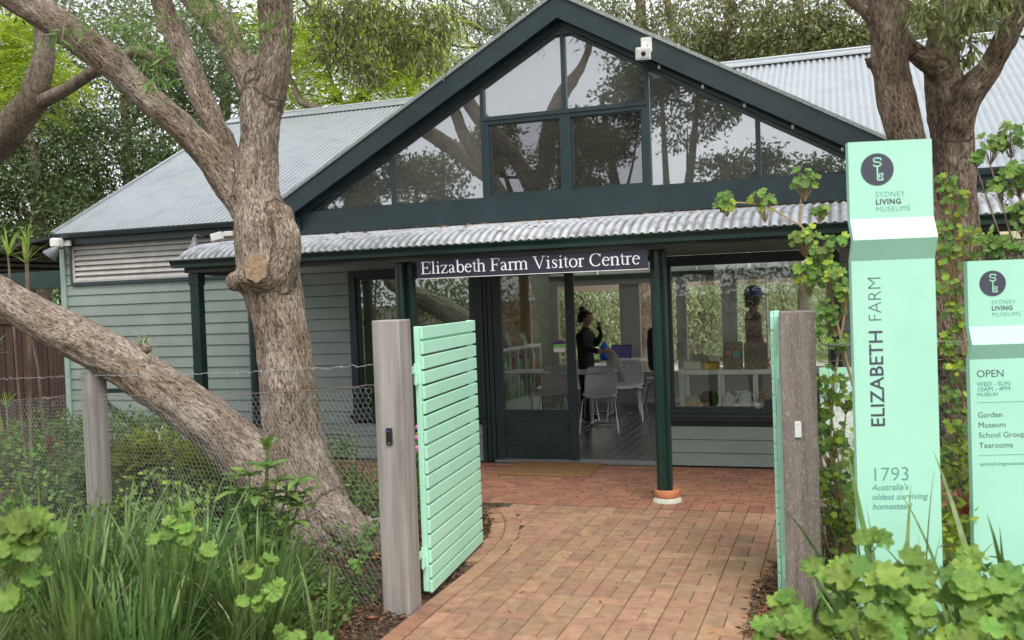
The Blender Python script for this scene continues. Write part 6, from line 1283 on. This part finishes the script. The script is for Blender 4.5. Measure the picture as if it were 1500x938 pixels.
def hair_shell(t, h, m, bun=True, low=.02):
    b = MB(); n = 20; vs = []; 
    prof_ = [(-.03+low, 1.0), (.01, 1.06), (.05, 1.03), (.09, .82), (.118, .45), (.13, 0.02)]
    for z, k in prof_:
        for i in range(n): a = 2*PI*i/n; x = math.cos(a)*.105*k; y = math.sin(a)*.088*k; cutz = z+(.06 if (math.cos(a) > .35 and z < .05) else 0); vs.append((.02+x*(.92 if x > 0 else 1.1), y, h+cutz-(.05 if math.cos(a) < -.1 and z < .0 else 0)))
    b.add(vs, [(k*n+i, k*n+(i+1) % n, (k+1)*n+(i+1) % n, (k+1)*n+i) for k in range(len(prof_)-1) for i in range(n)], 0, True); local_part(t, 'hair', b, m)
    if bun: b = MB(); b.lathe((-.03, 0, h+.12), [(0, -.03), (.035, -.02), (.048, .01), (.035, .04), (0, .05)], 14, axis=(-.4, 0, 1)); local_part(t, 'hair_bun', b, m); b = MB(); b.lathe((-.022, 0, h+.103), [(.044, -.008), (.05, 0), (.044, .01)], 14, axis=(-.4, 0, 1)); local_part(t, 'scrunchie', b, 'card_orange')
def reg1(c):
    if c.z > 1.315: return 1
    if (c.x > .27 and c.z > .8): return 1
    return 0
pb = at(856, 470, 12.95)
p1, h = person('person in loose black clothes with dark bun, standing sideways inside the doorway', (pb.x, 12.95, FZ), 1.44, 1.27, .84,
    [((.06, -.20, 1.03), .062), ((.27, -.19, .99), .04), ((.31, -.17, .985), .026)], [((.08, .20, 1.04), .06), ((.19, .14, 1.20), .036), ((.185, .12, 1.25), .026)], math.radians(-8), ['black_cloth', 'skin'], reg1, wscale=1.32)
face(p1, h); hair_shell(p1, h, 'hair')
b = MB(); vs = []; n = 16; R = random.Random(4)
for k, (z, r) in enumerate(((1.0, .015), (.93, .05), (.8, .085), (.66, .12), (.56, .15))):
    for i in range(n): a = 2*PI*i/n; q = r*(1+.25*math.sin(a*4+k)); vs.append((.42+math.cos(a)*q+k*.01, -.16+math.sin(a)*q*.5, z))
b.add(vs, [(k*n+i, k*n+(i+1) % n, (k+1)*n+(i+1) % n, (k+1)*n+i) for k in range(4) for i in range(n)], 0, True)
t = thing('cloth_bag', 'white cloth bag held by the person in black', 'bag', (p1.location.x, 12.95, FZ)); o = b.build('cloth', 'white_cloth', None); o.parent = t; o.location = o.location
pc = at(1103, 460, 12.5)
p2, h = person('person in a maroon top and blue cap standing behind the right shop window', (pc.x, 12.5, FZ), 1.66, 1.46, .93,
    [((.0, -.23, 1.2), .05), ((.05, -.25, .96), .036), ((.07, -.25, .9), .026)], [((.0, .23, 1.2), .05), ((.05, .25, .96), .036), ((.07, .25, .9), .026)], math.radians(20), ['maroon_cloth', 'skin', 'black_cloth'], lambda c: 1 if (c.z > 1.52 or (c.z < .93 and abs(c.y) > .2)) else (2 if c.z < .9 else 0), wscale=1.2)
face(p2, h); hair_shell(p2, h-.02, 'hair', bun=False, low=-.03)
b = MB(); b.lathe((.01, 0, h+.02), [(.115, 0), (.118, .03), (.105, .08), (.07, .12), (.0, .135)], 20); local_part(p2, 'cap', b, 'blue_cap'); b = MB(); b.rbox((.15, 0, h+.03), ((.055, 0, -.012), (0, .07, 0), (0, 0, .005)), 0, .004); local_part(p2, 'cap_peak', b, 'blue_cap')
# hanging jacket, umbrellas outside the back windows
t = thing('jacket', 'navy jacket hanging beside the doorway post', 'jacket', at(958, 480, 13.2)); b = MB(); c = at(959, 478, 13.2); n = 14; vs = []
for z, w, d in ((0, .03, .03), (-.05, .10, .05), (-.25, .12, .07), (-.55, .11, .06), (-.62, .08, .05)):
    for i in range(n): a = 2*PI*i/n; vs.append(c+Vector((math.cos(a)*w*(1+.1*math.sin(3*a)), math.sin(a)*d, z)))
b.add(vs, [(k*n+i, k*n+(i+1) % n, (k+1)*n+(i+1) % n, (k+1)*n+i) for k in range(4) for i in range(n)], 0, True); b.build('cloth', 'navy_cloth', t)
b = MB(); b.tube([c, c+Vector((0, 0, .06)), c+Vector((.02, 0, .09))], .004, 5); b.tube([c+Vector((0, 0, .08)), c+Vector((.3, 0, .08))], .008, 6); b.build('hook', 'chrome', t)
def umbrella(label, c, r, h):
    t = thing('garden_umbrella', label, 'umbrella', (c[0], c[1], 0), 'beige umbrellas in the back courtyard'); b = MB(); n = 8
    ring = [Vector((c[0]+math.cos(2*PI*k/n+.39)*r, c[1]+math.sin(2*PI*k/n+.39)*r, h)) for k in range(n)]; top = Vector((c[0], c[1], h+.55)); low = [p-Vector((0, 0, .16)) for p in ring]
    b.add([top]+ring, [(0, 1+k, 1+(k+1) % n) for k in range(n)]); b.add(ring+low, [(k, k+n, (k+1) % n+n, (k+1) % n) for k in range(n)]); b.build('canopy', 'umbrella_beige', t)
    b = MB(); b.tube([(c[0], c[1], 0), (c[0], c[1], h+.55)], .025, 8); b.build('pole', 'chrome', t)
umbrella('beige umbrella seen through the doorway above the person in black', (-5.2, 17.6, 0), 1.7, 2.0)
umbrella('beige umbrella seen through the far right of the shop window', (-1.25, 17.6, 0), 1.5, 2.03)
# left shelf with books behind the sliding door
A0 = atd(735, 532, 13.3); A1 = atd(793, 524, 14.5); d = (A1-A0); d.z = 0; L = d.length; d.normalize(); nn_ = Vector((d.y, -d.x, 0)); A0.z = 0
t = thing('shelf_unit', 'white cube shelf unit seen through the sliding door glass', 'shelf', A0)
def seg(s0, s1, z0, z1, w=.19): 
    b = MB(); b.rbox(A0+d*(s0+s1)/2-nn_*.19+Vector((0, 0, (z0+z1)/2)), (d*(s1-s0)/2, nn_*w, Vector((0, 0, (z1-z0)/2))), 0, .003); return b
for nm_, a in (('top_board', (0, L, 1.03, 1.07)), ('middle_board', (.02, L-.02, .665, .685)), ('bottom_board', (0, L, .30, .335)), ('plinth', (0, L, .02, .297))): seg(*a).build(nm_, 'shelf_white', t)
ns = 5
for i in range(ns+1): s = .018+i*(L-.036)/ns; seg(s-.012, s+.012, .335, 1.03).build('upright', 'shelf_white', t)
seg(0, L, .3, 1.07, .006); bk_ = MB(); bk_.rbox(A0+d*L/2-nn_*.385+Vector((0, 0, .68)), (d*L/2, nn_*.005, Vector((0, 0, .38)))); bk_.build('back_panel', 'room_wall', t)
R = random.Random(8); cols = ['card_yellow', 'card_red', 'card_orange', 'card_teal', 'card_cream', 'card_grey', 'card_brown', 'lime']
words = ['yellow', 'red', 'orange', 'teal', 'cream', 'grey', 'brown', 'green']
k = 0
for row in (.335, .685):
    for i in range(ns):
        s = .05+i*(L-.036)/ns
        for j in range(4):
            m_ = R.randrange(8); hh = R.uniform(.16, .27); b = MB(); b.rbox(A0+d*(s+.035*j+.02)-nn_*.08+Vector((0, 0, row+hh/2+.001)), (d*.012, nn_*.07, Vector((0, 0, hh/2))), 0, .001)
            o = b.build('book', cols[m_]); tag(o, f"{words[m_]} book, {['first','second','third','fourth'][j]} in the {['first','second','third','fourth','fifth'][i]} {'lower' if row<.5 else 'upper'} cube of the cube shelf", 'book', 'books in the cube shelf')
for s, w_, hh, m_, lb in ((.08, .05, .10, 'card_teal', 'dark teal jar standing on the cube shelf near its left end'), (.22, .10, .22, 'card_dark', 'dark picture book propped on the cube shelf'), (.40, .09, .20, 'card_grey', 'silvery book leaning on the cube shelf beside the basket'), (.86, .10, .18, 'threshold', 'silvery leaflet stand on the far end of the cube shelf')):
    c = A0+d*s*L/1.2-nn_*.12+Vector((0, 0, 1.072)); b = MB(); b.rbox(c+Vector((0, 0, hh/2)), (d*w_*.8, nn_*.015+Vector((0, 0, 0)), Vector((d.x*.06*0, 0, hh/2))-nn_*.03), 0, .003); o = b.build(lb.split(' ')[2] if False else 'display_item', m_); tag(o, lb, 'display item')
t = thing('basket', 'round wicker basket on the cube shelf behind the sliding door', 'basket', A0+d*.6*L-nn_*.15+Vector((0, 0, 1.072))); b = MB(); c = A0+d*.6*L-nn_*.15+Vector((0, 0, 1.072))
b.lathe(c, [(.0, .004), (.09, .004), (.12, .09), (.115, .09), (.085, .01)], 18); b.tube([c+Vector((.12*math.cos(a), .0, .09+.14*math.sin(a))) for a in np.linspace(0, PI, 10)], .006, 6); b.build('wicker', 'card_brown', t)
# sticker on the sliding door glass
t = thing('door_sticker', 'purple, lime and white sticker on the sliding door glass', 'sticker', at(820, 508, 9.815)); P = lambda x, y: at(x, y, 9.817)
b = MB(); c = P(820, 510); b.prism([(P(811, 516).x, P(811, 516).z), (P(828, 516).x, P(828, 516).z), (P(828, 505).x, P(828, 505).z), (P(811, 505).x, P(811, 505).z)], 9.8165, 9.819); b.build('white_part', 'white_plastic', t)
b = MB(); b.prism([(P(811, 510.5).x, P(811, 510.5).z), (P(828, 510).x, P(828, 510).z), (P(828, 504).x, P(828, 504).z), (P(811, 504.5).x, P(811, 504.5).z)], 9.8145, 9.8163); b.build('lime_part', 'lime', t)
b = MB(); b.prism([(P(811, 505).x, P(811, 505).z), (P(828, 504).x, P(828, 504).z), (P(828, 501).x, P(828, 501).z), (P(820, 498).x, P(820, 498).z), (P(811, 502).x, P(811, 502).z)], 9.8125, 9.8143); b.build('purple_part', 'purple', t)
# display shelf and goods in the right shop window
t = thing('window_shelf', 'pale cube shelf standing behind the right shop window', 'shelf', (-1.0, 10.3, 0)); YS = 10.12
X0 = at(994, 550, YS).x; b = MB(); b.box(X0, .2, YS, YS+.36, .905, .955, c=.003); b.build('top_board', 'shelf_white', t)
for x in (X0, at(1052, 560, YS).x, at(1103, 560, YS).x, -.35, .05): b = MB(); b.box(x, x+(.055 if x == X0 else .022), YS+.002, YS+.36, .1, .904, c=.002); b.build('upright', 'shelf_white', t)
b = MB(); b.box(X0+.05, .2, YS+.002, YS+.36, .54, .56, c=.002); b.build('middle_board', 'shelf_white', t)
def item(label, cat, x0, x1, ytop, ybot, m, dep=.10, Y=YS+.06, nm='box', zb=.956, tilt=0):
    a, b_ = at(x0, (ytop+ybot)/2, Y), at(x1, (ytop+ybot)/2, Y); zt = at((x0+x1)/2, ytop, Y).z; q = MB(); q.rbox(((a.x+b_.x)/2, Y+dep/2, (zb+zt)/2), (((b_.x-a.x)/2, 0, 0), (0, dep/2, 0), (0, tilt, (zt-zb)/2)), 0, .004); o = q.build(nm, m); return tag(o, label, cat)
item('cream printed box at the left end of the window shelf', 'box', 1001, 1026, 530, 546, 'card_cream'); item('brown box with a yellow panel, second on the window shelf', 'box', 1028, 1053, 530, 546, 'card_brown')
item('flat yellow soap tablet in front of the brown box', 'soap', 1032, 1050, 532, 544, 'card_yellow', dep=.012, Y=YS+.04)
za = at(1015, 530, YS+.06).z
item('small dark box stacked on the cream box', 'box', 1014, 1036, 520, 530, 'card_grey', zb=za+.001); item('small pale tin stacked on the brown box', 'tin', 1039, 1053, 522, 530, 'card_cream', zb=za+.001, nm='tin')
item('dark seed picture panel standing in the middle of the window shelf', 'picture', 1059, 1088, 501, 546, 'card_dark', dep=.03, nm='picture_panel', tilt=.02); item('dark collage picture panel beside the edge-on gate', 'picture', 1090, 1124, 503, 546, 'card_dark', dep=.03, nm='picture_panel', tilt=.02)
item('teal card tucked before the seed picture', 'card', 1074, 1084, 514, 524, 'card_teal', dep=.004, Y=YS+.05, nm='card', zb=at(1078, 524, YS).z); item('orange card tucked before the seed picture', 'card', 1064, 1071, 514, 521, 'card_orange', dep=.004, Y=YS+.05, nm='card', zb=at(1068, 521, YS).z)
item('green leaflet stuck inside the left edge of the right window', 'leaflet', 991, 1001, 502, 524, 'card_grey', dep=.003, Y=9.9, nm='leaflet', zb=at(996, 524, 9.9).z)
for i, (a, bb_) in enumerate((((1014, 500), (1026, 521)), ((1032, 501), (1044, 522)), ((1048, 499), (1060, 520)))):
    q = MB(); q.tube([at(*a, YS+.2), at(*bb_, YS+.14), at(bb_[0]+6, 545, YS+.14)], .006, 6); tag(q.build('wooden_stick', 'white_cloth'), f"{['left','middle','right'][i]} one of three pale sticks leaning above the window shelf boxes", 'stick', 'pale sticks above the window shelf')
def blob(label, cat, x, y, r, m, nm, sc=(1.2, .9, .75), seed=1):
    c = at(x, y, YS+.13); c.z = .56+r*sc[2]*.9; R = random.Random(seed); q = MB(); n = 14; vs = []
    for k in range(1, 8):
        for i in range(n): a = 2*PI*i/n; t_ = PI*k/8; rr = r*(1+R.uniform(-.14, .14)); vs.append((c.x+rr*math.sin(t_)*math.cos(a)*sc[0], c.y+rr*math.sin(t_)*math.sin(a)*sc[1], c.z-rr*math.cos(t_)*sc[2]))
    q.add(vs, [(k*n+i, k*n+(i+1) % n, (k+1)*n+(i+1) % n, (k+1)*n+i) for k in range(6) for i in range(n)]+[tuple(range(n))[::-1], tuple(range(6*n, 7*n))], 0, True); return tag(q.build(nm, m), label, cat)
blob('crumpled cream felt hat in the left cube of the window shelf', 'hat', 1016, 590, .085, 'felt_cream', 'felt_hat', seed=1); blob('crumpled black felt hat in the left cube of the window shelf', 'hat', 1036, 588, .085, 'felt_black', 'felt_hat', seed=2, sc=(1, .8, 1.0)); blob('dark green felt bundle behind the black hat', 'bundle', 1046, 588, .06, 'felt_green', 'felt_bundle', seed=3, sc=(.8, .8, 1.4))
def pot(label, x, jug=False):
    c = at(x, 590, YS+.13); c.z = .562; t = thing('jug' if jug else 'teapot', label, 'jug' if jug else 'teapot', c); q = MB(); s = 1.0
    if jug: q.lathe(c, [(0, 0), (.072, 0), (.074, .01), (.062, .12), (.058, .15), (.064, .155), (.0, .15)], 22)
    else: q.lathe(c, [(0, 0), (.045, 0), (.072, .035), (.07, .075), (.045, .11), (.03, .118), (.03, .125), (.012, .135), (.012, .15), (0, .155)], 22)
    q.build('vessel', 'porcelain', t); sg_ = -1 if not jug else 1; q = MB()
    q.tube([c+Vector((sg_*(.05+.045*math.sin(a)), 0, .075+.045*math.cos(a)*1.2)) for a in np.linspace(0, PI, 9)], .007, 7); q.build('handle', 'porcelain', t)
    q = MB(); q.tube([c+Vector((-sg_*.05, 0, .06 if not jug else .135)), c+Vector((-sg_*.09, 0, .09 if not jug else .15)), c+Vector((-sg_*.105, 0, .125 if not jug else .158))], [.014, .010, .007], 8); q.build('spout', 'porcelain', t)
pot('pale porcelain teapot in the middle cube of the window shelf', 1067); pot('pale straight-sided jug right of the teapot', 1092, True)
t = thing('mushroom_jar', 'jar of dried brown mushrooms in the window shelf behind the gate edge', 'jar', at(1120, 590, YS+.13)); c = at(1120, 590, YS+.13); c.z = .562
q = MB(); q.lathe(c, [(0, 0), (.07, 0), (.07, .08), (.06, .085), (0, .085)], 16); q.build('jar', 'card_brown', t); R = random.Random(3)
for i in range(9): a = R.uniform(0, 6.28); p = c+Vector((math.cos(a)*.05, math.sin(a)*.04, R.uniform(.08, .15))); q = MB(); q.lathe(p, [(.008, -.03), (.008, 0), (.026, 0), (.02, .014), (0, .02)], 10); q.build('mushroom', 'card_brown', t)
# small hanging things behind the left window
t = thing('wire_ornament', 'grey twig ball hanging behind the left window', 'ornament', at(622, 446, 10.5)); c = at(622, 448, 10.5); q = MB(); R = random.Random(6)
for i in range(26):
    v = Vector((R.gauss(0, 1), R.gauss(0, 1), R.gauss(0, 1))).normalized(); u = v.cross(Vector((R.gauss(0, 1), R.gauss(0, 1), R.gauss(0, 1)))).normalized(); w = v.cross(u)
    q.tube([c+(u*math.cos(a)+w*math.sin(a))*.12*Vector((1, 1, .8)).x for a in np.linspace(0, PI*1.2, 9)], .004, 4)
q.build('twig_ball', 'room_panel', t); q = MB(); q.tube([c+Vector((0, 0, .1)), c+Vector((0, 0, .55))], .003, 4); q.build('cord', 'room_panel', t)
def lantern(label, x, y, Y, s):
    c = at(x, y, Y); t = thing('lantern', label, 'lantern', c); q = MB(); q.lathe(c, [(0, 0), (.055*s, 0), (.05*s, .03*s), (.035*s, .10*s), (.03*s, .11*s), (.085*s, .12*s), (.03*s, .18*s), (.012*s, .2*s), (.02*s, .22*s), (0, .25*s)], 8); q.build('body', 'white_plastic', t)
    q = MB(); q.tube([c+Vector((0, 0, .25*s)), c+Vector((0, 0, .25*s+.45))], .003, 4); q.build('cord', 'white_plastic', t)
lantern('white lantern hanging behind the left end of the left window', 534, 488, 10.4, .85); lantern('small white finial lantern behind the left window above the gate', 641, 468, 10.4, .5)
# flowering pot by the gate
c = at(609, 660, 7.6); t = leafy('flowering_plant', 'pink-flowered plant between the grey post and the open gate', 'plant', (c.x-.02, 7.6, 0), [(at(606, 640, 7.6), .10, 14), (at(611, 665, 7.6), .10, 14)], OVL, seed=21, size=.5)
for i in range(14):
    p = at(random.uniform(602, 614), random.uniform(622, 668), 7.5); q = MB(); q.lathe(p, [(0, 0), (.014, .004), (.018, .012), (0, .006)], 7, axis=(0, -1, .5)); q.build('flower', 'petal_pink', t)
